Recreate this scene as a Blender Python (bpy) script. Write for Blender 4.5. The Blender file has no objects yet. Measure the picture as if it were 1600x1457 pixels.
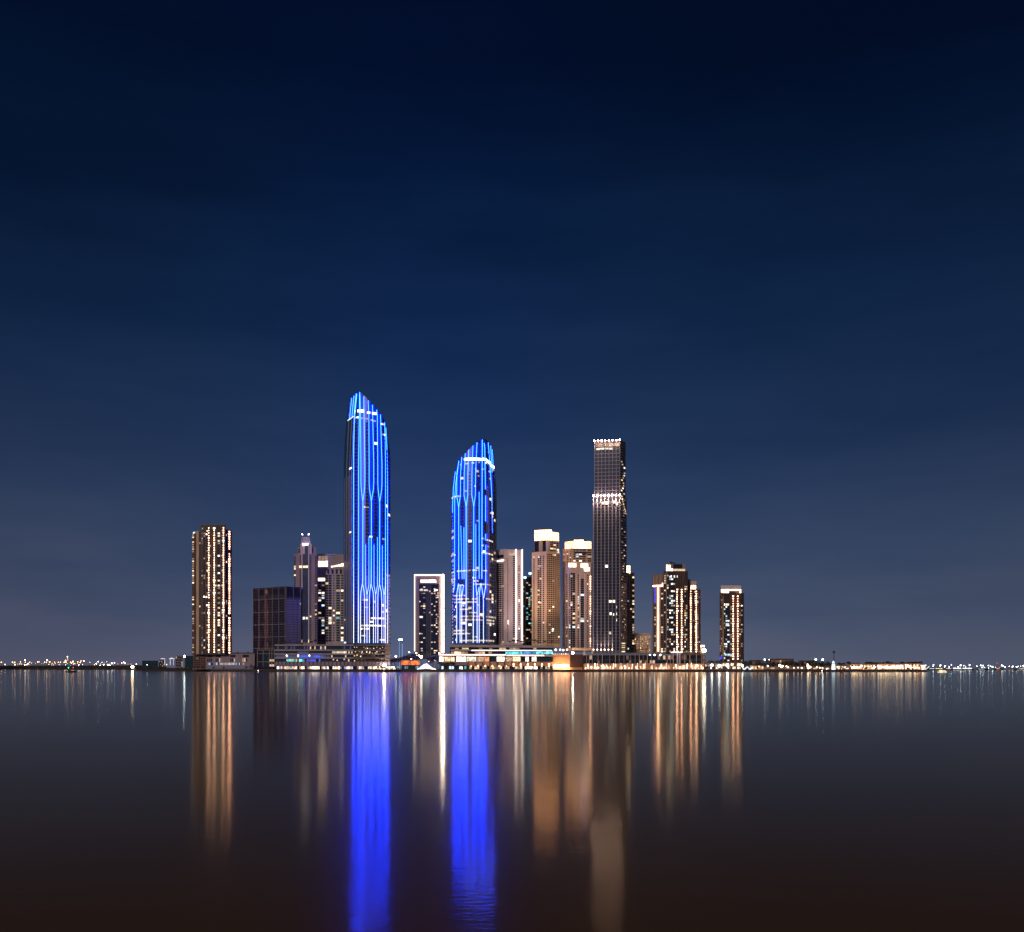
import bpy, math, random
from mathutils import Vector
R = math.radians
random.seed(7)
sc = bpy.context.scene
C = sc.collection

# ------------------------------------------------------------------ camera, sky, light
F, CX, HY, CH = 1430.0, 800.0, 1044.0, 5.2        # focal length and horizon in photo pixels, eye height
cam = bpy.data.objects.new('camera', bpy.data.cameras.new('camera')); C.objects.link(cam)
cam.location = (0, 0, CH); cam.rotation_euler = (R(90), 0, 0)
cam.data.sensor_width = 36; cam.data.sensor_fit = 'HORIZONTAL'
cam.data.lens = F / 1600 * 36; cam.data.shift_y = (HY - 728.5) / 1600
cam.data.clip_start = .5; cam.data.clip_end = 60000
sc.camera = cam
sc.view_settings.view_transform = 'Standard'; sc.view_settings.look = 'None'
sc.view_settings.exposure = 0; sc.view_settings.gamma = 1
sc.cycles.use_denoising = True; sc.cycles.denoiser = 'OPENIMAGEDENOISE'; sc.cycles.denoising_input_passes = 'RGB_ALBEDO_NORMAL'
sc.cycles.max_bounces = 5; sc.cycles.glossy_bounces = 3; sc.cycles.diffuse_bounces = 2
sc.cycles.sample_clamp_indirect = 20; sc.cycles.caustics_reflective = True

def lin(c):
    return tuple(((v / 255) / 12.92 if v / 255 <= .04045 else ((v / 255 + .055) / 1.055) ** 2.4) for v in c)

w = bpy.data.worlds.new('World'); sc.world = w; w.use_nodes = True
nt = w.node_tree; nt.nodes.clear()
out = nt.nodes.new('ShaderNodeOutputWorld'); bg = nt.nodes.new('ShaderNodeBackground')
tc = nt.nodes.new('ShaderNodeTexCoord'); sep = nt.nodes.new('ShaderNodeSeparateXYZ')
nz = nt.nodes.new('ShaderNodeTexNoise'); mp = nt.nodes.new('ShaderNodeMapping')
mp.inputs['Scale'].default_value = (1.0, 1.0, 5.5)
mp.inputs['Rotation'].default_value = (0, .16, 0)
nz.inputs['Scale'].default_value = 2.2; nz.inputs['Detail'].default_value = 5; nz.inputs['Roughness'].default_value = .55
ma = nt.nodes.new('ShaderNodeMath'); ma.operation = 'MULTIPLY_ADD'; ma.inputs[1].default_value = .17; ma.inputs[2].default_value = -.08
ad = nt.nodes.new('ShaderNodeMath'); ad.operation = 'ADD'
rp = nt.nodes.new('ShaderNodeValToRGB'); rp.color_ramp.interpolation = 'EASE'
stops = [(0, (90, 96, 118)), (.05, (78, 88, 113)), (.12, (58, 74, 104)), (.19, (44, 62, 95)), (.27, (29, 49, 83)),
         (.36, (17, 38, 71)), (.46, (7, 25, 54)), (.56, (3, 16, 42)), (.64, (2, 12, 36)), (1, (1, 8, 26))]
rp.color_ramp.interpolation = 'LINEAR'
e = rp.color_ramp.elements
e[0].position = 0; e[0].color = lin(stops[0][1]) + (1,)
e[1].position = 1; e[1].color = lin(stops[-1][1]) + (1,)
for p, c in stops[1:-1]:
    q = e.new(p); q.color = lin(c) + (1,)
# faint warm violet city glow on the left, LED towers' blue glow tinted into the middle
sx = nt.nodes.new('ShaderNodeMapRange'); sx.inputs['From Min'].default_value = .05; sx.inputs['From Max'].default_value = -.5
sz = nt.nodes.new('ShaderNodeMapRange'); sz.inputs['From Min'].default_value = .33; sz.inputs['From Max'].default_value = 0
mm = nt.nodes.new('ShaderNodeMath'); mm.operation = 'MULTIPLY'
mx = nt.nodes.new('ShaderNodeMix'); mx.data_type = 'RGBA'; mx.blend_type = 'MULTIPLY'
mx.inputs['B'].default_value = (1.08, .99, 1.0, 1)
# darker away from the middle
ax = nt.nodes.new('ShaderNodeMath'); ax.operation = 'ABSOLUTE'
vr = nt.nodes.new('ShaderNodeMapRange'); vr.inputs['From Min'].default_value = .12; vr.inputs['From Max'].default_value = .6
vr.inputs['To Min'].default_value = 1.0; vr.inputs['To Max'].default_value = .72
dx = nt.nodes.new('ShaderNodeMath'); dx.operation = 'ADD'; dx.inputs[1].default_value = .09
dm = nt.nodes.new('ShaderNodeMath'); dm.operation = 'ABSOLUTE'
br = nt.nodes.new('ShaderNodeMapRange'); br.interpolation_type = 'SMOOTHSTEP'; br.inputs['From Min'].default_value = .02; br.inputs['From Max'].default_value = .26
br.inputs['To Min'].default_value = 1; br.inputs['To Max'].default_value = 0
bm = nt.nodes.new('ShaderNodeMix'); bm.data_type = 'RGBA'; bm.blend_type = 'MULTIPLY'; bm.inputs['B'].default_value = (.9, .99, 1.12, 1)  # blue halo of the LED towers painted into the sky colour
ms = nt.nodes.new('ShaderNodeMix'); ms.data_type = 'RGBA'; ms.blend_type = 'MULTIPLY'; ms.inputs['Factor'].default_value = 1
L = nt.links.new
L(tc.outputs['Generated'], sep.inputs[0]); L(tc.outputs['Generated'], mp.inputs['Vector']); L(mp.outputs[0], nz.inputs['Vector'])
L(nz.outputs['Fac'], ma.inputs[0]); L(sep.outputs['Z'], ad.inputs[0]); L(ma.outputs[0], ad.inputs[1]); L(ad.outputs[0], rp.inputs['Fac'])
L(sep.outputs['X'], sx.inputs['Value']); L(sep.outputs['Z'], sz.inputs['Value']); L(sx.outputs[0], mm.inputs[0]); L(sz.outputs[0], mm.inputs[1])
L(mm.outputs[0], mx.inputs['Factor']); L(rp.outputs['Color'], mx.inputs['A'])
L(sep.outputs['X'], ax.inputs[0]); L(ax.outputs[0], vr.inputs['Value'])
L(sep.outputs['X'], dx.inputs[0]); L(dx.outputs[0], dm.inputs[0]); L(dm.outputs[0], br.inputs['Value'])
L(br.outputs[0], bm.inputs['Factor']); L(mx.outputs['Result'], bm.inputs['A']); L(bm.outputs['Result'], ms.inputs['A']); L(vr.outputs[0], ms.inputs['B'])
L(ms.outputs['Result'], bg.inputs['Color']); L(bg.outputs[0], out.inputs['Surface'])

sun = bpy.data.objects.new('sun', bpy.data.lights.new('sun', 'SUN')); C.objects.link(sun)   # added warm fill from behind the camera, brightens the facades
sun.data.energy = 1.15; sun.data.angle = R(12); sun.data.color = (1, .8, .72)
sun.rotation_euler = (R(72), 0, R(-22))

# ------------------------------------------------------------------ materials
def newmat(name):
    m = bpy.data.materials.new(name); m.use_nodes = True
    return m, m.node_tree, m.node_tree.nodes['Principled BSDF']

def wallmat(name, col, rough=.7, var=.25, scale=.15, metal=0):
    m, t, b = newmat(name)
    n = t.nodes.new('ShaderNodeTexNoise'); n.inputs['Scale'].default_value = scale; n.inputs['Detail'].default_value = 6
    g = t.nodes.new('ShaderNodeTexCoord'); mpn = t.nodes.new('ShaderNodeMapping'); mpn.inputs['Scale'].default_value = (1, 1, .35)
    mr = t.nodes.new('ShaderNodeMapRange'); mr.inputs['From Min'].default_value = .25; mr.inputs['From Max'].default_value = .75
    mr.inputs['To Min'].default_value = 1 - var; mr.inputs['To Max'].default_value = 1 + var
    mi = t.nodes.new('ShaderNodeMix'); mi.data_type = 'RGBA'; mi.blend_type = 'MULTIPLY'; mi.inputs['Factor'].default_value = 1
    mi.inputs['A'].default_value = tuple(col) + (1,)
    t.links.new(g.outputs['Object'], mpn.inputs['Vector']); t.links.new(mpn.outputs[0], n.inputs['Vector'])
    t.links.new(n.outputs['Fac'], mr.inputs['Value']); t.links.new(mr.outputs[0], mi.inputs['B'])
    t.links.new(mi.outputs['Result'], b.inputs['Base Color'])
    b.inputs['Roughness'].default_value = rough; b.inputs['Metallic'].default_value = metal
    return m

def glow(name, col, s, var=.5, tex=0.0, scale=.5):
    """lit things: brightness differs from object to object, and inside a window when tex > 0"""
    m, t, b = newmat(name)
    b.inputs['Base Color'].default_value = (.1, .1, .1, 1)
    b.inputs['Emission Color'].default_value = tuple(col) + (1,)
    oi = t.nodes.new('ShaderNodeObjectInfo'); mr = t.nodes.new('ShaderNodeMapRange')
    mr.inputs['To Min'].default_value = s * (1 - var); mr.inputs['To Max'].default_value = s * (1 + var)
    t.links.new(oi.outputs['Random'], mr.inputs['Value'])
    o = mr.outputs[0]
    if tex:
        g = t.nodes.new('ShaderNodeNewGeometry'); n = t.nodes.new('ShaderNodeTexNoise')
        n.inputs['Scale'].default_value = scale; n.inputs['Detail'].default_value = 3
        r2 = t.nodes.new('ShaderNodeMapRange'); r2.inputs['From Min'].default_value = .35; r2.inputs['From Max'].default_value = .65
        r2.inputs['To Min'].default_value = 1 - tex; r2.inputs['To Max'].default_value = 1 + tex
        mu = t.nodes.new('ShaderNodeMath'); mu.operation = 'MULTIPLY'
        t.links.new(g.outputs['Position'], n.inputs['Vector']); t.links.new(n.outputs['Fac'], r2.inputs['Value'])
        t.links.new(r2.outputs[0], mu.inputs[0]); t.links.new(o, mu.inputs[1]); o = mu.outputs[0]
    t.links.new(o, b.inputs['Emission Strength'])
    return m

def led(name, lo, hi, zlo, zhi):
    """programmable LED tube: white at the foot of the tower, blue above"""
    m, t, b = newmat(name)
    b.inputs['Base Color'].default_value = (.1, .1, .15, 1)
    g = t.nodes.new('ShaderNodeNewGeometry'); s = t.nodes.new('ShaderNodeSeparateXYZ'); mr = t.nodes.new('ShaderNodeMapRange')
    mr.inputs['From Min'].default_value = zlo; mr.inputs['From Max'].default_value = zhi; mr.interpolation_type = 'SMOOTHSTEP'
    mi = t.nodes.new('ShaderNodeMix'); mi.data_type = 'RGBA'
    mi.inputs['A'].default_value = tuple(lo) + (1,); mi.inputs['B'].default_value = tuple(hi) + (1,)
    t.links.new(g.outputs['Position'], s.inputs[0]); t.links.new(s.outputs['Z'], mr.inputs['Value'])
    t.links.new(mr.outputs[0], mi.inputs['Factor']); t.links.new(mi.outputs['Result'], b.inputs['Emission Color'])
    b.inputs['Emission Strength'].default_value = 1
    return m

M = {}
M['glass'] = wallmat('dark_glass', (.02, .022, .04), .12, .5, .4)
M['glass_blue'] = wallmat('blue_glass', (.03, .05, .11), .14, .5, .4)
M['glass_teal'] = wallmat('teal_glass', (.02, .05, .06), .14, .4, .4)
M['lilac_glass'] = wallmat('lilac_glass', (.2, .18, .33), .3, .25, .1)
M['bluewall'] = wallmat('tower_panel', (.015, .075, .16), .35, .2, .1)
M['bluefin'] = wallmat('tower_fin', (.09, .10, .26), .5, .2, .1)
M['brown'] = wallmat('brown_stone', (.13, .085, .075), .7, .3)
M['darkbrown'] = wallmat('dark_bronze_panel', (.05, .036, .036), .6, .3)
M['taupe'] = wallmat('taupe_stone', (.27, .205, .19), .7, .2)
M['lilac'] = wallmat('lilac_render', (.27, .21, .25), .7, .2)
M['cream'] = wallmat('cream_render', (.66, .52, .53), .7, .15)
M['tan'] = wallmat('tan_stone', (.72, .48, .27), .7, .18)
M['tan2'] = wallmat('sand_stone', (.60, .42, .29), .7, .2)
M['orange_stone'] = wallmat('orange_stone', (.75, .36, .18), .7, .15)
M['grey'] = wallmat('grey_metal', (.22, .21, .24), .4, .2)
M['dark'] = wallmat('dark_metal', (.03, .028, .032), .5, .3)
M['slab'] = wallmat('pale_slab', (.34, .28, .28), .6, .2)
M['white'] = wallmat('white_paint', (.75, .73, .72), .5, .1)
M['paving'] = wallmat('paving', (.16, .12, .10), .8, .3)
M['quay'] = wallmat('quay_stone', (.05, .036, .032), .8, .5, .6)
M['earth'] = wallmat('earth', (.03, .026, .024), .9, .5, .05)
M['leaf'] = wallmat('leaves', (.05, .055, .035), .7, .5, .6)
M['frond'] = wallmat('palm_fronds', (.055, .045, .03), .6, .4, .6)
M['bark'] = wallmat('bark', (.12, .08, .055), .9, .4, 1)
M['orange_cloth'] = wallmat('orange_fabric', (.8, .2, .03), .7, .2)
M['hull'] = wallmat('dark_hull', (.03, .015, .015), .4, .3)
# windows with a light on behind
M['w_warm'] = glow('window_warm', (1, .72, .45), 1.25, .7, .3, .6)
M['w_white'] = glow('window_white', (1, .87, .72), 1.55, .7, .3, .6)
M['w_cool'] = glow('window_cool', (.6, .85, 1), 1.2, .6, .3, .6)
M['w_dim'] = glow('window_dim', (1, .66, .42), .45, .8, .3, .6)
M['w_teal'] = glow('window_teal', (.15, .65, .7), 1.0, .5, .8, .12)
M['w_blue'] = glow('window_blue', (.015, .07, .75), .9, .3, .9, .06)
M['dot'] = glow('wall_lamp_warm', (1, .46, .27), 17, .7)
M['dotw'] = glow('wall_lamp_white', (1, .82, .66), 5, .5)
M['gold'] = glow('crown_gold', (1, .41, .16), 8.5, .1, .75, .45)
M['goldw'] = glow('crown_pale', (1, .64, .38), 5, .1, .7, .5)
M['bluew'] = glow('sign_band_blue_white', (.25, .36, 1), 26, .1, .2, .3)
M['shop'] = glow('shop_warm', (1, .62, .36), 1.1, .7, .9, .8)
M['shopw'] = glow('shop_white', (1, .84, .66), 2.0, .6, .8, .7)
M['edge'] = glow('led_warm_edge', (1, .80, .62), 2.6, .1)
M['edgep'] = glow('led_pale_edge', (1, .82, .74), 4, .1)
M['lampw'] = glow('lamp_white', (.95, .97, 1), 16, .4)
M['lampo'] = glow('lamp_amber', (1, .45, .15), 12, .4)
M['lampb'] = glow('lamp_blue_white', (.45, .7, 1), 16, .4)
M['lampg'] = glow('lamp_green', (.05, 1, .55), 8, .1)
M['lampr'] = glow('lamp_red', (1, .05, .04), 8, .1)
M['flood'] = glow('floodlight_white', (1, .9, .78), 60, .1)
M['floodo'] = glow('floodlight_amber', (1, .72, .45), 45, .1)
M['floodb'] = glow('floodlight_cool', (.8, .95, 1), 30, .1)
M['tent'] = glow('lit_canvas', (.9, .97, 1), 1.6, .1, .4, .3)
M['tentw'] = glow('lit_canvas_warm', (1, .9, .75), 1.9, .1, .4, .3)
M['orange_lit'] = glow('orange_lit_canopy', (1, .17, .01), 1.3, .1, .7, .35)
M['blue_lit'] = glow('blue_lit_panel', (.02, .03, .9), .9, .1)
M['steel_lit'] = glow('lit_white_steel', (.55, .8, 1), 1.8, .1, .3, .3)
M['prom'] = glow('promenade_light', (1, .66, .42), 2.2, .5, .8, .5)

M['bandw'] = glow('crown_band_white', (.75, .92, 1), 5, .1, .15)
M['sidefin'] = wallmat('plum_grey_fin', (.24, .20, .40), .5, .2)
M['purple'] = wallmat('plum_metal', (.30, .12, .22), .5, .2)
M['bluewh'] = glow('roof_lamp_cyan', (.3, .8, 1), 9, .1)
M['edgew'] = glow('led_amber_edge', (1, .56, .3), 7, .1)
M['brown2'] = wallmat('red_brown_panel', (.16, .08, .06), .7, .2)
M['w_blue_d'] = glow('window_blue_dim', (.03, .07, .4), .28, .3, .5, .1)
M['w_tealb'] = glow('window_aqua', (.1, .75, .8), 1.1, .3, .9, .25)
M['shop_lilac'] = glow('shop_lilac', (.5, .45, .8), .7, .6, .8, .5)
M['w_bluem'] = glow('window_azure', (.05, .3, .85), .7, .4, .8, .2)
M['shopo'] = glow('shop_orange', (1, .38, .15), .9, .3, .6, .4)
M['dotd'] = glow('floor_lamp_white', (1, .84, .6), 2.6, .5, .5, .5)
M['w_dimr'] = glow('window_brown', (1, .4, .25), .12, .5)
M['w_cool2'] = glow('window_soft_blue', (.4, .6, 1), .7, .7, .3, .6)
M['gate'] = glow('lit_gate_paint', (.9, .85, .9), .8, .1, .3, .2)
M['pylon_blue'] = glow('pylon_blue_light', (.25, .5, 1), .55, .1)
M['lampwm'] = glow('lamp_warm_white', (1, .82, .6), 16, .3)
M['floodbig'] = glow('floodlight_big', (1, .82, .62), 40, .1)
M['lamps_wm'] = glow('promenade_lamp_warm', (1, .74, .48), 5, .3)
M['lamps_o'] = glow('promenade_lamp_amber', (1, .45, .18), 5, .3)
M['goldtrim'] = M['gold']
M['navy2'] = wallmat('spandrel_navy', (.10, .10, .15), .5, .2)
M['navy'] = wallmat('navy_panel', (.028, .03, .06), .4, .3)
M['stonegrey'] = wallmat('grey_stone', (.23, .21, .25), .6, .2)
M['mauve'] = wallmat('mauve_stone', (.46, .35, .31), .7, .2)
M['w_cream'] = glow('window_cream', (1, .84, .66), .8, .6, .4, .6)
M['edgeR'] = glow('led_warm_edge_strong', (1, .74, .52), 26, .1)
M['pier'] = glow('pier_lamp', (1, .56, .42), 95, .2)
M['w_yel'] = glow('window_yellow', (1, .8, .25), 1.6, .3, .4, .3)
M['w_wcool'] = glow('window_white_cool', (.85, .93, 1), 2.6, .4, .4, .3)

# ------------------------------------------------------------------ geometry helpers
def X(px, Y): return (px - CX) / F * Y
def Z(py, Y): return CH + (HY - py) / F * Y
def pxy(px, Y): return (X(px, Y), Y)

class MB:
    def __init__(s): s.v = []; s.f = []; s.m = []; s.mats = []
    def mi(s, mat):
        if mat not in s.mats: s.mats.append(mat)
        return s.mats.index(mat)
    def raw(s, vs, fs, mat):
        o = len(s.v); s.v += [tuple(v) for v in vs]; k = s.mi(mat)
        for f in fs: s.f.append([i + o for i in f]); s.m.append(k)
    def box(s, c, d, rot, mat):
        cr, sr = math.cos(rot), math.sin(rot); vs = []
        for z in (-.5, .5):
            for x, y in ((-.5, -.5), (.5, -.5), (.5, .5), (-.5, .5)):
                a, b = x * d[0], y * d[1]
                vs.append((c[0] + a * cr - b * sr, c[1] + a * sr + b * cr, c[2] + z * d[2]))
        s.raw(vs, HEX, mat)
    def prism(s, pts, z0, z1, mat):
        n = len(pts); zt = z1 if isinstance(z1, (list, tuple)) else [z1] * n
        vs = [(p[0], p[1], z0) for p in pts] + [(p[0], p[1], zt[i]) for i, p in enumerate(pts)]
        fs = [[i, (i + 1) % n, n + (i + 1) % n, n + i] for i in range(n)] + [list(range(n))[::-1], list(range(n, 2 * n))]
        s.raw(vs, fs, mat)
    def hexa(s, p0, p1, y0, y1, Yf, dep, mat, yref=None):
        Yr = yref or Yf
        s.prism([pxy(p0, Yf), pxy(p1, Yf), pxy(p1, Yf + dep), pxy(p0, Yf + dep)], Z(y1, Yr), Z(y0, Yr), mat)
    def tube(s, pts, rad, mat, n=6):
        o = []; vs = []
        for i, p in enumerate(pts):
            p = Vector(p); a = Vector(pts[max(0, i - 1)]); b = Vector(pts[min(len(pts) - 1, i + 1)])
            d = (b - a).normalized(); u = d.orthogonal().normalized(); v = d.cross(u)
            r = rad[i] if isinstance(rad, (list, tuple)) else rad
            for k in range(n):
                t = 2 * math.pi * k / n; vs.append(p + u * math.cos(t) * r + v * math.sin(t) * r)
        fs = [[i * n + k, i * n + (k + 1) % n, (i + 1) * n + (k + 1) % n, (i + 1) * n + k] for i in range(len(pts) - 1) for k in range(n)]
        fs += [list(range(n))[::-1], list(range((len(pts) - 1) * n, len(pts) * n))]
        s.raw(vs, fs, mat)
    def lathe(s, c, prof, mat, n=10):
        vs = [(c[0] + r * math.cos(2 * math.pi * k / n), c[1] + r * math.sin(2 * math.pi * k / n), c[2] + z) for r, z in prof for k in range(n)]
        fs = [[i * n + k, i * n + (k + 1) % n, (i + 1) * n + (k + 1) % n, (i + 1) * n + k] for i in range(len(prof) - 1) for k in range(n)]
        fs += [list(range(n))[::-1], list(range((len(prof) - 1) * n, len(prof) * n))]
        s.raw(vs, fs, mat)
    def ball(s, c, r, mat, n=8, rings=5, sq=1):
        prof = [(max(.02, r * math.sin(math.pi * i / rings)), -sq * r * math.cos(math.pi * i / rings)) for i in range(rings + 1)]
        s.lathe(c, prof, mat, n)
    def mesh(s, name):
        me = bpy.data.meshes.new(name); me.from_pydata(s.v, [], s.f)
        for m in s.mats: me.materials.append(M[m])
        me.polygons.foreach_set('material_index', s.m); me.update()
        return me
    def build(s, name, parent=None, kind=None, smooth=False):
        me = s.mesh(name)
        if smooth: me.polygons.foreach_set('use_smooth', [True] * len(me.polygons))
        o = bpy.data.objects.new(name, me); C.objects.link(o)
        if parent:
            o.parent = parent
            if parent.type == 'EMPTY': o.location = -parent.location
        if kind: o['kind'] = kind
        return o
HEX = [[0, 3, 2, 1], [4, 5, 6, 7], [0, 1, 5, 4], [1, 2, 6, 5], [2, 3, 7, 6], [3, 0, 4, 7]]

def thing(name, label, cat, loc, group=None):
    o = bpy.data.objects.new(name, None); C.objects.link(o); o.location = loc
    o['label'] = label; o['category'] = cat
    if group: o['group'] = group
    return o

BOXC = {}
def boxmesh(d, mat):
    k = (round(d[0], 2), round(d[1], 2), round(d[2], 2), mat)
    if k not in BOXC:
        mb = MB(); mb.box((0, 0, 0), k[:3], 0, mat); BOXC[k] = mb.mesh('panel')
    return BOXC[k]

class Bld:
    """a building: front chain of plan points given as (photo x, depth); heights measured at depth D"""
    CAP = 100
    def __init__(s, name, label, px, D, cat='skyscraper', group=None, ybase=1047):
        s.D = D; s.root = thing(name, label, cat, (X(px, D), D, 2.4), group)
        s.wall = MB(); s.pool = {}; s.segs = {}
    def z(s, py): return Z(py, s.D)
    def chain(s, pts, y0, y1, mat, key=None, dep=30, back=None):
        """pts: (px, Y) left to right; back auto"""
        P = [pxy(a, b) for a, b in pts]
        if back: Q = [pxy(a, b) for a, b in back]
        elif len(P) == 3: Q = [(P[0][0] + P[2][0] - P[1][0], P[0][1] + P[2][1] - P[1][1])]
        else: Q = [pxy(pts[-1][0] - .6, pts[-1][1] + dep), pxy(pts[0][0] + .6, pts[0][1] + dep)]
        s.wall.prism(P + Q, s.z(y1), s.z(y0), mat)
        if key:
            for i in range(len(P) - 1): s.segs[key + str(i)] = (P[i], P[i + 1])
    def on(s, seg, px, off=0):
        (x0, y0), (x1, y1) = s.segs[seg]; k = (px - CX) / F
        dx, dy = x1 - x0, y1 - y0
        t = (k * y0 - x0) / (dx - k * dy)
        l = math.hypot(dx, dy)
        return (x0 + t * dx + dy / l * off, y0 + t * dy - dx / l * off)
    def rot(s, seg):
        (x0, y0), (x1, y1) = s.segs[seg]; return math.atan2(y1 - y0, x1 - x0)
    def item(s, kind, seg, px0, px1, y0, y1, mat, off=.06, th=.16):
        a = s.on(seg, px0); b = s.on(seg, px1); m = s.on(seg, (px0 + px1) / 2, off + th / 2)
        wd = math.hypot(a[0] - b[0], a[1] - b[1])
        s.pool.setdefault(kind, []).append(((m[0], m[1], s.z((y0 + y1) / 2)), (wd, th, abs(s.z(y0) - s.z(y1))), s.rot(seg), mat))
    def trim(s, seg, px0, px1, y0, y1, mat, th=.5, off=0, mb=None):
        a = s.on(seg, px0); b = s.on(seg, px1); m = s.on(seg, (px0 + px1) / 2, off + th / 2)
        wd = math.hypot(a[0] - b[0], a[1] - b[1])
        (mb or s.wall).box((m[0], m[1], s.z((y0 + y1) / 2)), (wd, th, abs(s.z(y0) - s.z(y1))), s.rot(seg), mat)
    def grid(s, seg, cols, y0, y1, n, hf=.6, dark='glass', lit=.1, mats=('w_warm',), kind='window', ledge=None, lt=.35):
        """cols: list of (px0, px1) window columns"""
        p = (y1 - y0) / n
        for (a, b) in cols:
            for i in range(n):
                yy = y0 + (i + .5) * p
                m = random.choice(mats) if random.random() < lit else dark
                if m: s.item(kind, seg, a, b, yy - p * hf / 2, yy + p * hf / 2, m)
        if ledge:
            for (a, b) in cols:
                for i in range(n):
                    yy = y0 + (i + 1) * p
                    s.trim(seg, a, b, yy - p * (1 - hf) * .4, yy + p * (1 - hf) * .4, ledge, lt)
    def done(s):
        if s.wall.v: s.wall.build('wall', s.root)
        for kind, items in s.pool.items():
            ks = sorted(items, key=lambda t: (0 if (t[3].startswith('glass') or t[3] == 'w_dim') else -1, -t[1][0] * t[1][2]))
            if len(ks) > s.CAP + 1:
                ks2 = ks[s.CAP:]; ks = ks[:s.CAP]
                mb = MB()
                for it in ks2: mb.box(*it)
                mb.build(kind, s.root, 'stuff')
            for c, d, r, m in ks:
                o = bpy.data.objects.new(kind, boxmesh(d, m)); C.objects.link(o); o.parent = s.root
                o.location = Vector(c) - s.root.location; o.rotation_euler.z = r
        return s.root
def cols(a, b, n, f):
    p = (b - a) / n
    return [(a + i * p + p * (1 - f) / 2, a + (i + 1) * p - p * (1 - f) / 2) for i in range(n)]

# ------------------------------------------------------------------ water and land
def water():
    m, t, b = newmat('water'); 
    t.nodes.remove(b)
    o = t.nodes['Material Output']
    g = t.nodes.new('ShaderNodeNewGeometry')
    cmb = []
    def noise(scale, sx, sy, det, dist):
        mpn = t.nodes.new('ShaderNodeMapping'); mpn.inputs['Scale'].default_value = (sx, sy, 1); mpn.inputs['Location'].default_value = (3.3, 7.7, 2.37)
        n = t.nodes.new('ShaderNodeTexNoise'); n.inputs['Scale'].default_value = scale; n.inputs['Detail'].default_value = det
        t.links.new(g.outputs['Position'], mpn.inputs['Vector']); t.links.new(mpn.outputs[0], n.inputs['Vector'])
        return n
    n1 = noise(5.0, .35, 1.0, 4, 1)      # fine ripples
    n2 = noise(.22, .5, 1.0, 3, 1)       # slow swell
    b1 = t.nodes.new('ShaderNodeBump'); b1.inputs['Strength'].default_value = 1; b1.inputs['Distance'].default_value = .0055
    b2 = t.nodes.new('ShaderNodeBump'); b2.inputs['Strength'].default_value = 1; b2.inputs['Distance'].default_value = .012
    t.links.new(n1.outputs['Fac'], b1.inputs['Height']); t.links.new(n2.outputs['Fac'], b2.inputs['Height'])
    t.links.new(b2.outputs[0], b1.inputs['Normal'])
    gl = t.nodes.new('ShaderNodeBsdfGlossy'); gl.inputs['Roughness'].default_value = .072; gl.inputs['Color'].default_value = (.9, .91, .82, 1)
    df = t.nodes.new('ShaderNodeBsdfDiffuse'); df.inputs['Color'].default_value = (.128, .064, .008, 1)
    fr = t.nodes.new('ShaderNodeFresnel'); fr.inputs['IOR'].default_value = 1.1
    mi = t.nodes.new('ShaderNodeMixShader')
    t.links.new(b1.outputs[0], gl.inputs['Normal']); 
    cl = t.nodes.new('ShaderNodeMath'); cl.operation = 'MINIMUM'; cl.inputs[1].default_value = .95
    t.links.new(fr.outputs[0], cl.inputs[0]); t.links.new(cl.outputs[0], mi.inputs['Fac']); g2 = t.nodes.new('ShaderNodeBsdfGlossy'); g2.inputs['Roughness'].default_value = .277; g2.inputs['Color'].default_value = (.86, .88, .8, 1)
    m2 = t.nodes.new('ShaderNodeMixShader'); m2.inputs['Fac'].default_value = .26      # part of the surface is choppier
    t.links.new(gl.outputs[0], m2.inputs[1]); t.links.new(g2.outputs[0], m2.inputs[2]); t.links.new(b1.outputs[0], g2.inputs['Normal'])
    t.links.new(df.outputs[0], mi.inputs[1]); t.links.new(m2.outputs[0], mi.inputs[2])
    pass
    t.links.new(mi.outputs[0], o.inputs['Surface'])
    M['water'] = m
    mb = MB(); mb.raw([(-30000, -200, 0), (30000, -200, 0), (30000, 40000, 0), (-30000, 40000, 0)], [[0, 1, 2, 3]], 'water')
    mb.build('water', kind='structure')
water()

def land(name, front, back, ztop, mat, edge=None):
    pts = [pxy(a, b) for a, b in front] + [pxy(a, b) for a, b in back]
    mb = MB(); mb.prism(pts, -3, ztop, mat)
    return mb.build(name, kind='structure')
SHORE = 1200
land('ground', [(228, 1560), (262, 1420), (300, 1310), (360, 1252), (415, 1218), (430, SHORE), (1446, SHORE)], [(1446, 1700), (228, 1900)], 2.4, 'paving')
mb = MB()
fr = [pxy(a, b) for a, b in [(226, 1556), (261, 1417), (299, 1307), (360, 1249), (415, 1215), (430, SHORE - 3), (1448, SHORE - 3)]]
bk = [(x, y + 3) for x, y in fr]
for i in range(len(fr) - 1):
    mb.prism([fr[i], fr[i + 1], bk[i + 1], bk[i]], -3, 2.9, 'quay')
qw = mb.build('quay_wall'); qw['label'] = 'dark stone quay wall along the water under the skyline'; qw['category'] = 'quay'
land('far_shore', [(-200, 3000), (0, 2980), (230, 2700)], [(260, 3600), (-260, 3600)], 9.5, 'earth')
land('far_bank', [(1430, 2150), (1620, 2300), (1750, 2300)], [(1800, 3200), (1430, 3200)], 2.2, 'earth')
land('spit', [(205, 1900), (235, 1750), (262, 1640), (285, 1640)], [(290, 1960), (205, 2000)], 3.0, 'earth')

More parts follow.
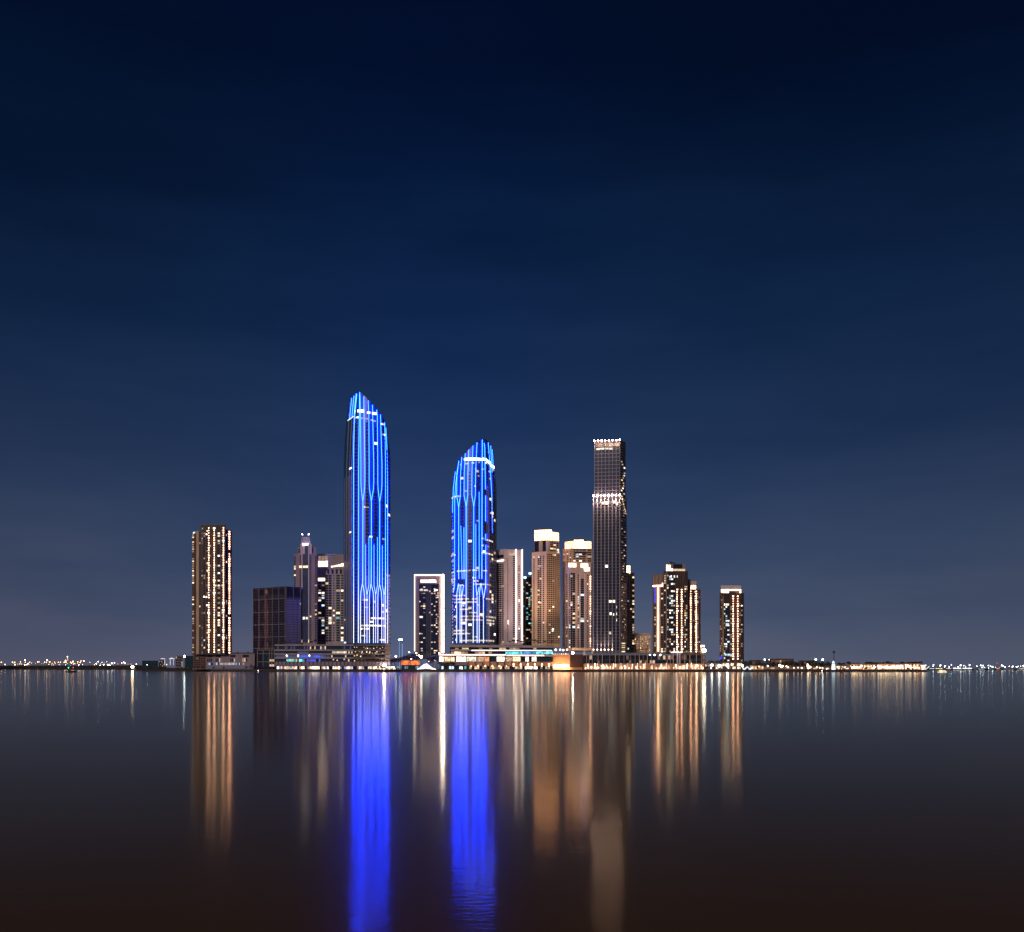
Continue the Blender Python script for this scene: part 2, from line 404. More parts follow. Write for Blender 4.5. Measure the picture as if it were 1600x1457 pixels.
# ------------------------------------------------------------------ the two blue LED towers
M['ledA'] = led('tower_led', (2.8, 2.9, 5.6), (.3, 2.2, 80), Z(985, 1240), Z(860, 1240))
class Curved(Bld):
    def setup(s, us, Yf, off, topy, back):
        s.us, s.Yf, s.off, s.topy, s.bk = us, Yf, off, topy, back
    def inv(s, px, py):
        u = px
        for _ in range(12): u = px - s.off(u, py)
        return u
    def pos(s, px, py, o=0):
        u = s.inv(px, py); Y = s.Yf(u) - o
        return (X(px, Y), Y, s.z(py))
    def body(s, ybase, mat, rows=40):
        vs = []; fs = []; n = len(s.us)
        for bkk in (0, 1):
            for u in s.us:
                yt = s.topy(u)
                for r in range(rows + 1):
                    py = ybase + (yt - ybase) * r / rows
                    Y = s.Yf(u) if not bkk else s.bk
                    px = u + s.off(u, py)
                    vs.append((X(px, Y), Y, s.z(py)))
        R1 = rows + 1
        for i in range(n - 1):
            for r in range(rows):
                a = i * R1 + r; b = (i + 1) * R1 + r; fs.append([a, b, b + 1, a + 1])
                a += n * R1; b += n * R1; fs.append([b, a, a + 1, b + 1])
            a = i * R1 + rows; b = a + R1; fs.append([a, b, b + n * R1, a + n * R1])
        for i, fl in ((0, 1), (n - 1, 0)):
            for r in range(rows):
                a = i * R1 + r; b = a + n * R1; q = [a, a + 1, b + 1, b]; fs.append(q if fl else q[::-1])
        s.wall.raw(vs, fs, mat)
    def strip(s, pts, wpx=.9, mat='ledA', name='light_strip', pr=1.1):
        if mat.startswith('led'): wpx *= .5
        P = []
        for (a, b), (c, d) in zip(pts, pts[1:]):
            k = max(1, int(abs(d - b) / 5))
            P += [(a + (c - a) * i / k, b + (d - b) * i / k) for i in range(k)]
        P.append(pts[-1]); vs = []
        for px, py in P:
            for dx, o in ((-wpx / 2, .1), (-wpx / 2, pr), (wpx / 2, pr), (wpx / 2, .1)):
                c = s.pos(px, py, o); Y = c[1]; vs.append((c[0] + dx / F * Y, Y, c[2]))
        fs = []
        for i in range(len(P) - 1):
            for k in range(4):
                fs.append([i * 4 + k, i * 4 + (k + 1) % 4, i * 4 + 4 + (k + 1) % 4, i * 4 + 4 + k])
        e = len(P) * 4 - 4; fs += [[0, 1, 2, 3], [e + 3, e + 2, e + 1, e]]
        mb = MB(); mb.raw(vs, fs, mat)
        if name: mb.build(name, s.root)
        return mb
    def fin(s, pts, wpx=.8, mat='bluefin'):
        m = s.strip(pts, wpx, mat, None, .45); s.wall.raw(m.v, m.f, mat)
    def win(s, p0, p1, y0, y1, mat, kind='window', o=.1):
        m = (p0 + p1) / 2; yy = (y0 + y1) / 2
        a = s.pos(p0, yy, 0); b = s.pos(p1, yy, 0); r = math.atan2(b[1] - a[1], b[0] - a[0])
        wd = math.hypot(a[0] - b[0], a[1] - b[1])
        th = .5
        n = (math.sin(r), -math.cos(r))
        c = ((a[0] + b[0]) / 2 + n[0] * (o + .05), (a[1] + b[1]) / 2 + n[1] * (o + .05), s.z(yy))
        s.pool.setdefault(kind, []).append((c, (wd, th, abs(s.z(y0) - s.z(y1))), r, mat))
    def ladder(s, p0, p1, y0, y1, pitch, lit=.02, shift=None):
        n = int((y1 - y0) / pitch)
        for i in range(n):
            y = y0 + i * pitch; d = shift(y) if shift else 0
            a, b = p0 + d, p1 + d
            s.win(a, b, y + pitch * .18, y + pitch * .84, random.choice(('w_warm', 'w_white')) if random.random() < lit else 'glass_blue')
            c0 = s.pos(a - .3, y, .5); c1 = s.pos(b + .3, y, .5)
            s.wall.box(((c0[0] + c1[0]) / 2, (c0[1] + c1[1]) / 2 + .1, c0[2]), (abs(c1[0] - c0[0]), .9, pitch * .2 / F * s.D), math.atan2(c1[1] - c0[1], c1[0] - c0[0]), 'bluefin')

def lerp(x, pts):
    if x <= pts[0][0]: return pts[0][1]
    for (a, b), (c, d) in zip(pts, pts[1:]):
        if x <= c: return b + (d - b) * (x - a) / (c - a)
    return pts[-1][1]

def tower_e():
    t = Curved('led_skyscraper', 'tallest blue glowing tower, its slanted crown highest at the left', 573, 1240)
    def Yf(u):
        if u < 553: return 1240 + (553 - u) * 2.1
        if u > 602: return 1246 + (u - 602) * 3.2
        return 1240 + (u - 553) / 49 * 6 - 7 * math.sin(math.pi * (u - 553) / 49)
    def off(u, y):
        l = lerp(y, [(611, 9.5), (650, 4), (690, 1), (725, 0)]); r = lerp(y, [(611, -9), (655, -5), (680, -1.6), (705, 0)])
        return l * max(0, 1 - (u - 537) / 36) + r * max(0, (u - 597) / 13)
    def topy(u):
        return lerp(u, [(537, 617), (548, 611), (554, 613), (563, 616), (570, 621), (577, 627.5), (584, 634), (590, 640.5), (597, 647.5), (603, 655), (607, 668), (610, 700)])
    us = [537 + i * 1.6 for i in range(10)] + [553 + i * 3.5 for i in range(15)] + [604.5, 607, 610]
    t.setup(us, Yf, off, topy, 1300)
    t.body(1007, 'bluewall')
    def pth(xs):  # xs: (y, x) -> strip
        return [(x, y) for y, x in xs]
    S = t.strip
    S(pth([(1005, 552.5), (700, 552.5), (650, 553.8), (616, 557.5)]), 1.0)
    S(pth([(1005, 559.8), (726, 560.3), (650, 561.5), (614, 562)]), 1.0)
    for a, b, m, q in ((563.9, 570.2, 567, (562.2, 568.3)), (576.8, 584, 580.3, (575.3, 582)), (590.3, 596.9, 593.4, (588.6, 594.6))):
        ta, tb = topy(a) + .5, topy(b) + .5
        S(pth([(786, m), (779, m - .9), (766, a + .6), (755, a), (726, a), (650, q[0] + 1.0), (ta, q[0])]), .9)
        S(pth([(783, m + .3), (779, m + .9), (766, b - .6), (755, b), (726, b), (tb, q[1])]), .9)
        S(pth([(912, m - .3), (786, m)]), 1.1)
    S(pth([(1005, 602.4), (726, 602.4), (690, 602), (658, 601)]), .8)
    S(pth([(1005, 605.8), (760, 605.6), (726, 605.4), (695, 604.6), (664, 602.9)]), .8)
    # lower arches
    for m, a, b in ((566.6, 563.3, 569.6), (580, 577.2, 583.6), (593.3, 590.4, 596.5)):
        S(pth([(1005, a), (935, a), (926, a + .5), (912, m - .3)]), .85)
        S(pth([(1005, b), (935, b), (926, b - .5), (914, m + .2)]), .85)
    for m, a, b in ((573.4, 571.2, 576.4), (587, 584.4, 589.8), (600.1, 597.6, 602.2)):
        S(pth([(1005, m), (932, m), (927, m - .5), (915, a), (852, a)]), .7)
        S(pth([(929, m + .5), (926, m + .9), (915, b), (840, b)]), .7)
    for x in (541.5, 546, 549.5):   # purple grey fins of the side face
        t.fin([(x, 1005), (x, 730), (x + 3.6, 650), (x + 5.8, 619)], 1.2, 'sidefin')
    for x in (538.7, 544, 548):
        t.fin([(x, 1005), (x, 740)], .8, 'sidefin')
    for dx in (546.2, 549.8, 553.2):
        S([(dx, 647), (dx + 3.2, topy(546) + 2)], .7)
    t.fin([(607.8, 1005), (607.8, 705)], .7, 'sidefin'); t.fin([(609.4, 1005), (609.4, 720)], .6, 'sidefin')
    t.ladder(554, 558.6, 662, 1004, 5.7)
    t.ladder(571.4, 576, 662, 905, 5.7); t.ladder(585, 589.4, 668, 905, 5.7); t.ladder(597.8, 601.6, 685, 905, 5.7)
    t.ladder(603.2, 605, 700, 1004, 5.7); t.ladder(606.4, 609, 712, 1004, 5.7)
    for a in (564.2, 577.9, 591.1): t.ladder(a, a + 4.7, 938, 1004, 5.2)
    for a in (570.4, 574.2, 584.4, 588.2, 597.2): t.ladder(a, a + 2, 938, 1004, 5.2)
    for a, b, c, d in ((554.5, 560, 641, 645), (562, 568.8, 641.5, 646), (573.5, 578.5, 645, 648), (581.5, 588, 645.5, 649)):
        t.win(a, b, c, d, 'dotw', 'crown_lamp')
    t.win(543.5, 553, 648, 649.5, 'w_cool', 'crown_lamp')
    for a, b, y, m in ((554.5, 560.5, 653, 'w_white'), (594.5, 600.5, 662, 'w_white'), (564, 567, 655, 'w_dim'), (570, 575, 656, 'w_dim'), (579, 583, 658, 'w_dim'), (583, 587, 659, 'w_warm'), (597, 602, 678, 'w_white'),
                       (568.5, 576.6, 793.5, 'w_warm'), (546, 550, 729.5, 'w_white'), (546, 549.5, 830, 'w_white'), (577, 582, 839.5, 'w_white'), (597, 601, 842, 'w_dim'),
                       (578, 602, 966.5, 'w_white'), (578, 583, 972, 'w_white'), (564, 602, 978, 'w_white'), (564, 576, 983, 'w_white'), (564, 571, 994, 'w_white'),
                       (593, 601, 1000, 'w_warm'), (566, 575, 938, 'w_warm'), (570, 575.5, 949.5, 'w_dim'), (537.8, 541, 1003.5, 'w_cool'), (538, 540, 967, 'w_dim')):
        k = max(1, int((b - a) / 2.3)); p = (b - a) / k
        for i in range(k): t.win(a + i * p + .25, a + (i + 1) * p - .25, y - 1.2, y + 1.2, m if random.random() < .9 else 'w_dim', o=.3)
    t.done()
tower_e()

def tower_g():
    t = Curved('led_skyscraper', 'shorter blue glowing tower, its slanted crown highest at the right', 740, 1240)
    def Yf(u):
        if u > 762: return 1241 + (u - 762) * 2.3
        if u < 709: return 1245 + (709 - u) * 3.5
        return 1241 + (762 - u) / 53 * 4 - 8 * math.sin(math.pi * (u - 709) / 53)
    def off(u, y):
        l = lerp(y, [(700, 8), (729, 5.4), (760, 1.2), (785, 0)]); r = lerp(y, [(687, -7), (726, -3.4), (755, -.5), (775, 0)])
        return l * max(0, 1 - (u - 705) / 16) + r * max(0, (u - 748) / 28)
    def topy(u):
        return lerp(u, [(705.4, 734), (710, 726), (715.4, 721.5), (721.3, 715), (727, 709.5), (732.4, 704), (739, 698), (745.4, 692.5), (753.5, 686.5), (766, 686), (772, 689), (776, 696)])
    us = [705.4, 707, 709] + [709 + i * 3.53 for i in range(1, 16)] + [764, 767, 770, 773, 776]
    t.setup(us, Yf, off, topy, 1296)
    t.body(1007, 'bluewall')
    S = t.strip
    def pth(xs): return [(x, y) for y, x in xs]
    S(pth([(925, 708.5), (915, 710), (780, 710.4), (755, 712), (728, 715.8)]), .8)
    S(pth([(1005, 707.3), (935, 707.3), (925, 708.2), (790, 707), (760, 708.4), (735, 711.4)]), .7)
    for a, b, m, ta, tb in ((713.5, 719.4, 716.6, 717, 721.4), (725, 730.8, 728.3, 727, 732.5), (737.2, 742.8, 740.3, 739, 745.4)):
        S(pth([(794, m), (787, m - .9), (775, a), (740, a + .3), (topy(ta) + .5, ta)]), .9)
        S(pth([(792, m + .3), (787, m + .8), (775, b), (740, b + .3), (topy(tb) + .5, tb)]), .9)
        S(pth([(905, m), (794, m)]), 1.0)
    S(pth([(905, 753), (780, 753.2), (740, 753.4), (688, 753.6)]), 1.1)
    S(pth([(845, 758.8), (835, 758.8)]), .9); S(pth([(815, 758.7), (775, 758.7)]), .9); S(pth([(765, 758.5), (700, 757.5), (693, 756.6)]), .9); S(pth([(920, 759), (852, 759)]), .9)
    S(pth([(905, 748.7), (770, 748.7)]), .8); S(pth([(905, 722), (822, 720)]), .7); S(pth([(905, 725), (825, 724.8)]), .8); S(pth([(912, 743.5), (820, 743.5)]), .7)
    S(pth([(830, 769.5), (770, 768.4), (735, 766.6), (688, 763)]), .8)
    S(pth([(733, 769), (690, 766.8)]), .7); S(pth([(727, 771.2), (694, 769)]), .6)
    S(pth([(1005, 764.3), (700, 764.3)]), .5, 'ledB')
    for m, a, b in ((716.4, 713.5, 718.8), (751.8, 748.8, 755.4)):
        S(pth([(1005, a), (935, a), (926, a + .5), (912, m - .2)]), .8); S(pth([(1005, b), (940, b), (930, b - .6), (914, m + .2)]), .8)
    S(pth([(1005, 721.4), (935, 721.4), (926, 720.4), (915, 719.8)]), .8); S(pth([(930, 722), (915, 724.4)]), .8)
    S(pth([(1005, 728.2), (794, 728.4)]), 1.0); S(pth([(1005, 739.4), (905, 739.8)]), .9)
    S(pth([(1005, 745.5), (935, 745.5), (926, 744.5), (912, 743.6)]), .8); S(pth([(930, 746), (918, 748.6)]), .8)
    S(pth([(935, 756), (915, 759)]), .8)
    for x in (767.5, 771, 774.3): t.fin([(x, 1005), (x, 775), (x - 2.4, 735)], 1.3, 'sidefin')
    for x in (761, 763): t.fin([(x, 1005), (x, 760)], .9, 'sidefin')
    t.ladder(706.2, 709, 800, 1004, 5.2, .05)
    t.ladder(720.3, 724, 735, 905, 5.2, .04); t.ladder(731.8, 737, 740, 1000, 5.2, .05); t.ladder(744, 748, 735, 905, 5.2, .05); t.ladder(754.4, 758, 735, 905, 5.2, .08)
    t.ladder(750, 754.4, 932, 1003, 5.2, .05)
    t.ladder(722.2, 727.4, 935, 1003, 5.2, .15); t.ladder(708.2, 712.8, 935, 1003, 5.2, .15); t.ladder(765.2, 767, 760, 1003, 5.2, .12); t.ladder(768.2, 770.4, 765, 1003, 5.2, .12); t.ladder(771.8, 773.8, 780, 1003, 5.2, .08)
    for a, b, yy in ((725.5, 753, 719), (753, 760, 718.2), (760, 766, 719.8), (766, 771.5, 723)):
        k = max(1, int((b - a) / 4)); p = (b - a) / k
        for i in range(k): t.win(a + i * p, a + (i + 1) * p, yy - 1.8, yy + 1.8, 'bandw', 'crown_lamp', .5)
    rows = [(727, 731.5, 725.8), (736, 741, 725), (747, 750, 723.6), (758, 763.5, 723.6), (719, 721, 726.6), (769, 772, 728), (742, 745, 734.5), (752, 757, 734), (763, 765, 735), (746, 749, 745), (764, 766, 746),
            (741, 743, 761), (726, 730, 768.4), (705.8, 719.4, 775.5), (744, 748, 815), (765, 769, 800), (768, 770, 804), (752, 757, 842), (760, 770, 844), (752, 756, 853), (760, 764, 854), (752, 770, 865),
            (705, 712, 867), (706, 710, 893.8), (714, 732, 892.6), (732, 736, 892), (738, 748, 892), (752, 761, 892), (705.5, 712, 904.6), (738, 744, 903.5), (740, 748, 908.6), (717, 724, 914.8), (739, 767, 913.6),
            (708, 727, 931), (708, 733, 936.5), (737, 746, 936.5), (759, 768, 936), (773, 775, 937.5), (710, 746, 941.5), (720, 726, 947), (745, 749, 946), (709, 711, 953), (719, 735, 952.6), (733, 745, 958),
            (708, 714, 963.6), (720, 755, 963.6), (759, 774.6, 964), (708, 712, 969), (720, 754, 969), (760, 772, 969.4), (720, 728, 974), (760, 772, 974), (708, 727, 985.6), (708, 735, 990.4), (738, 746, 995.6), (719, 772, 1001.3)]
    for a, b, y in rows:
        k = max(1, int((b - a) / 2.1)); p = (b - a) / k
        for i in range(k): t.win(a + i * p + .4, a + (i + 1) * p - .4, y - 1.1, y + 1.1, 'w_cream' if random.random() < .8 else 'w_dim', o=.3)
    t.done()
M['ledB'] = led('tower_led_dim', (.6, .45, .6), (.1, .12, 1.2), Z(985, 1240), Z(860, 1240))
tower_g()

# ------------------------------------------------------------------ other towers
def tower_a():
    t = Bld('residential_tower', 'leftmost tall brown tower with columns of small warm lamps', 331, 1260)
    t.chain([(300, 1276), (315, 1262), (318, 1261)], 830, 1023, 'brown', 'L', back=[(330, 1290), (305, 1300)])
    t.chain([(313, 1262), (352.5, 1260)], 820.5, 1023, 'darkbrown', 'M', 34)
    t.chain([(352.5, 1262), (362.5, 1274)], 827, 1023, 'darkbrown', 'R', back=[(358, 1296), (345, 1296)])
    p = (1022 - 824) / 51
    for x in (326.4, 335, 349.4):
        for i in range(51):
            if random.random() < .93: t.item('lamp', 'M0', x - .55, x + .55, 824.5 + i * p, 824.5 + i * p + 1.3, 'dot' if random.random() < .8 else 'dotw', .5, .4)
            elif random.random() < .5: t.item('lamp', 'M0', x - 1.6, x + 1.4, 824.5 + i * p, 824.5 + i * p + 2.2, 'dotw', .5, .4)
    for i in range(50):
        if random.random() < .95: t.item('lamp', 'R0', 357.2, 358.6, 829 + i * p, 830.5 + i * p, 'dot', .4, .4)
        if random.random() < .6: t.item('lamp', 'L0', 301, 303.4, 833 + i * 3.78, 834.8 + i * 3.78, random.choice(('w_warm', 'w_dim')), .3, .4)
    for x in (321.4, 330.6, 338.8, 345.4, 351.4): t.trim('M0', x - .7, x + .7, 822, 1022, 'brown', .8)
    for x in (355, 361.2): t.trim('R0', x - .6, x + .6, 828, 1022, 'brown', .8)
    t.trim('L0', 307.6, 311.4, 829, 1022, 'tan2', 1.0); t.trim('L0', 305.5, 306.3, 831, 1022, 'brown', .6)
    t.trim('L0', 303.6, 304.5, 831, 1022, 'brown', .6)
    t.grid('M0', [(315.5, 317.6), (318.2, 320.4)], 824, 1022, 51, .6, lit=.22, mats=('w_dim', 'w_warm', 'w_cool', 'w_dim'))
    t.grid('M0', [(340.3, 343.6)], 824, 1022, 51, .6, lit=.4, mats=('w_white', 'w_dim', 'w_warm'))
    t.grid('M0', [(323, 324.8), (328, 329.4), (336.8, 338), (346.4, 348)], 824, 1022, 51, .6, lit=.1, mats=('w_warm', 'w_dim'))
    t.grid('R0', [(353.2, 354.3), (360, 361)], 830, 1022, 50, .6, lit=.15, mats=('w_warm', 'w_dim'))
    t.grid('L0', [(311.8, 313.8)], 831, 1022, 50, .6, lit=.12, mats=('w_dim', 'w_warm'))
    for y, a, b in ((931.5, 318, 320), (932, 321, 323.4), (945, 322.6, 324.8), (834, 321.6, 323.8)):
        t.item('window', 'M0', a, b, y, y + 2.2, 'dotw', .4)
    t.item('window', 'L0', 302, 305, 829.5, 832, 'w_cool', .3)
    t.trim('M0', 313.4, 352, 819.2, 821.5, 'dark', 1.2)
    for i in range(9): t.item('balcony', 'M0', 322, 329.8, 836 + i * 21, 836.7 + i * 21, 'brown', .3, .9)
    t.done()
tower_a()

def tower_b():
    t = Bld('office_block', 'dark glass block with a fine pale frame grid and lilac right side', 430, 1262, 'office building')
    t.chain([(395.3, 1292), (446.5, 1258), (470, 1272)], 917, 1046, 'navy', 'A')
    n = 31
    for seg, xs in (('A0', [395.8, 405, 415, 426, 436, 446]), ('A1', [447, 458.4, 469.4])):
        for x in xs: t.trim(seg, x - .24, x + .24, 917.5, 1046, 'lilac', .8)
    for y in (918, 935.5, 956, 975.5, 995, 1013): 
        t.trim('A0', 396, 446, y - .35, y + .35, 'lilac' if y > 919 else 'dark', .7); t.trim('A1', 446.8, 469.6, y - .35, y + .35, 'lilac' if y > 919 else 'dark', .7)
    for i in range(5):
        a = 396.2 + i * 10.1
        t.grid('A0', [(a + .6, a + 3), (a + 3.5, a + 5.8), (a + 6.3, a + 8.8)], 936.5, 1044, 27, .72, lit=0)
    t.grid('A1', [(447.8, 457.6), (459.2, 464), (464.8, 468.8)], 936.5, 1008, 18, .82, dark='lilac_glass', lit=0)
    for a, b in ((405.4, 414.4), (415.6, 425.6), (426.6, 435.6), (436.5, 445.6)): t.item('roof_screen', 'A0', a, b, 920, 929, 'glass', .1)
    for a, b in ((447.6, 457.8), (459, 468.6)): t.item('roof_screen', 'A1', a, b, 920, 932, 'glass', .1)
    for x in (405, 415.6): t.trim('A0', x + .5, x + .9, 936, 1030, 'purple', .85)
    t.item('lamp', 'A1', 468.6, 469.8, 942, 944, 'w_white', .5, .3)
    t.done()
    s = Bld('glass_lobby', 'low glass lobby with thin white frames at the foot of the dark block', 416, 1236, 'pavilion')
    s.chain([(400, 1240), (429, 1234)], 1015.5, 1046, 'glass', 'A', 16)
    for x in (402.3, 411.3, 421, 425, 429): s.trim('A0', x - .3, x + .3, 1015.5, 1042, 'slab', .5)
    for y in (1016, 1021.5, 1034.5): s.trim('A0', 402, 429, y - .3, y + .3, 'slab', .55)
    s.grid('A0', [(411.8, 420.4), (421.4, 428.4)], 1022.5, 1042, 5, .8, dark='glass_teal', lit=.35, mats=('w_dim',))
    s.grid('A0', [(403, 410.8)], 1022.5, 1042, 4, .8, lit=0)
    s.done()
tower_b()

def tower_c():
    t = Bld('stepped_tower', 'pale stepped tower with twin lit spires and a dark glass centre strip', 477, 1275)
    t.chain([(459.5, 1277), (495.5, 1275)], 866, 1008, 'lilac', 'A', 28)
    t.chain([(465, 1279), (494, 1278)], 855, 866, 'lilac', 'B', 22)
    t.chain([(469.5, 1276), (487, 1275.4)], 850, 866, 'cream', 'C', 20)
    t.chain([(472, 1277), (482.6, 1276.6)], 839, 851, 'lilac_glass', 'D', 16)
    # tapered wings to the spires
    for a, b, c in ((470, 473, 472.4), (481.6, 486.5, 482.6)):
        q = [pxy(a, 1276), pxy(b, 1276), pxy(b, 1284), pxy(a, 1284)]; 
        top = [pxy(c - .4, 1277), pxy(c + .4, 1277), pxy(c + .4, 1280), pxy(c - .4, 1280)]
        t.wall.raw([(x, y, t.z(854)) for x, y in q] + [(x, y, t.z(837)) for x, y in top], HEX, 'cream')
    for x in (472.3, 482.4):
        mb = MB(); p = pxy(x, 1276.5); mb.tube([(p[0], p[1], t.z(850)), (p[0], p[1], t.z(835.5))], [.5, .2], 'slab'); sp_ = mb.build('spire', t.root)
        mb = MB(); mb.ball((p[0], p[1], t.z(835)), .8, 'lampw'); mb.build('beacon', sp_)
    t.trim('A0', 473.4, 481.8, 852, 1004, 'glass_blue', .3)
    t.grid('A0', [(473.8, 481.4)], 853, 1004, 44, .8, dark='glass', lit=0)
    for x, m in ((472.2, 'cream'), (482.6, 'cream')): t.trim('A0', x - .7, x + .7, 850, 1005, m, 1.2)
    for a, b in ((459.6, 462), (468.3, 470.4), (484.3, 486.4), (492, 495)):
        t.grid('A0', [(a, b)], 868, 1004, 42, .62, lit=.06, mats=('w_warm', 'w_dim'))
    t.grid('B0', [(466, 470), (485.5, 489.5)], 857, 864, 2, .7, lit=0)
    for a, b in ((459.8, 463), (468, 472), (473.8, 477.3), (478, 481.4)): t.item('window', 'A0', a, b, 884.2, 887.6, 'w_warm', 1.3)
    for a, b in ((474, 476.6), (478.3, 481.2)): t.item('window', 'A0', a, b, 964.5, 968, 'w_white', 1.3)
    t.item('uplight', 'C0', 472.8, 481.8, 849.6, 852, 'dotw', .6, .5)
    for x in (472.2, 482.6): t.item('uplight', 'A0', x - .5, x + .5, 1000, 1004.5, 'w_warm', 1.3, .3)
    t.done()
tower_c()

def tower_d():
    t = Bld('apartment_tower', 'apartment tower left of the tallest blue tower, with a lit square recess', 520, 1300)
    t.chain([(494, 1302), (540, 1300)], 866.5, 1008, 'lilac', 'A', 26)
    t.chain([(509, 1294), (540, 1290)], 893, 1008, 'slab', 'B', 8)
    t.trim('A0', 495, 527, 866, 867.4, 'slab', 1)
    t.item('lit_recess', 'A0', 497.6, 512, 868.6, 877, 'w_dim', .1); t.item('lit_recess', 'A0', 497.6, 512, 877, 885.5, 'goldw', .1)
    for x in (502.4, 507): t.trim('A0', x - .25, x + .25, 868, 885.5, 'taupe', .7)
    for i in range(5): t.item('roof_light', 'A0', 517.5 + i * 4, 520.5 + i * 4, 884.5 - i * .8, 886.8 - i * .5, 'dotw' if i > 2 else 'w_white', .4)
    for i in range(4): t.item('window', 'B0', 511.5 + i * 6.6, 514.6 + i * 6.6, 893.5 - 2.5, 898, 'glass', .2)
    t.item('lit_terrace', 'A0', 497.4, 507.6, 903.5, 907.8, 'dotw', .2); 
    t.grid('A0', [(497.6, 501.6), (502.8, 506.8)], 909, 1003, 24, .6, lit=.33, mats=('w_white', 'w_warm', 'w_dim', 'w_cool'))
    t.grid('B0', [(508.8, 513), (513.6, 518)], 899, 1003, 27, .8, dark='glass', lit=.12, mats=('w_warm', 'w_white', 'w_cool'))
    t.grid('B0', [(520.6, 522.6)], 899, 1003, 27, .5, dark='glass_teal', lit=.1, mats=('w_warm',))
    t.grid('B0', [(525.5, 531)], 899, 1003, 27, .75, dark='glass_teal', lit=.2, mats=('w_warm', 'w_teal'))
    t.grid('B0', [(533, 536.4)], 899, 1003, 27, .6, lit=.25, mats=('w_warm', 'w_dim', 'w_white'))
    t.done()
tower_d()

def tower_f():
    t = Bld('frame_tower', 'dark glazed tower inside a tall glowing white rectangular frame', 670, 1330)
    t.chain([(648.5, 1330), (692.5, 1330)], 899.5, 1030, 'taupe', 'A', 30)
    t.trim('A0', 655, 685.5, 913, 1024, 'glass', .2)
    for y0, y1 in ((1024, 1030),): t.trim('A0', 655, 685.5, y0, y1, 'dark', .2)
    def ls(p0, p1, y0, y1, mt='edge'):
        mb = MB(); t.trim('A0', p0, p1, y0, y1, mt, 1.5, .3, mb); mb.build('light_strip', t.root)
    ls(647.3, 648.5, 898, 1018); ls(690.6, 693.4, 898, 1020, 'edgeR'); ls(648.6, 690.5, 898, 899.8)
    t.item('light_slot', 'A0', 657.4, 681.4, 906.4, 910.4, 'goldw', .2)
    for x in (667.2, 670.2, 673): t.trim('A0', x - .2, x + .2, 915, 1024, 'grey', .7)
    for a, b in ((655.4, 656.8), (683.6, 685)): t.grid('A0', [(a, b)], 922, 1022, 30, .55, lit=.12, mats=('w_warm',))
    t.grid('A0', [(657.6, 660.4), (661.2, 664.4)], 916, 1022, 32, .55, lit=.2, mats=('w_warm', 'w_cream', 'w_dim', 'w_dim'))
    t.grid('A0', [(665, 666.8), (667.6, 669.8), (670.5, 672.7)], 916, 1022, 32, .7, lit=.04, mats=('w_warm', 'w_dim'))
    t.grid('A0', [(673.6, 676), (678, 680.4), (681, 683.2)], 916, 1022, 32, .55, lit=.22, mats=('w_warm', 'w_cream', 'w_dim', 'w_dim'))
    t.item('window', 'A0', 655.8, 660.6, 921.2, 923.8, 'w_white', .4); t.item('window', 'A0', 662, 668.4, 921.2, 923.8, 'w_white', .4); t.item('window', 'A0', 679, 683.8, 921.2, 923.8, 'w_white', .4)
    t.item('window', 'A0', 655.6, 660.6, 963, 965.8, 'w_white', .4)
    t.done()
tower_f()

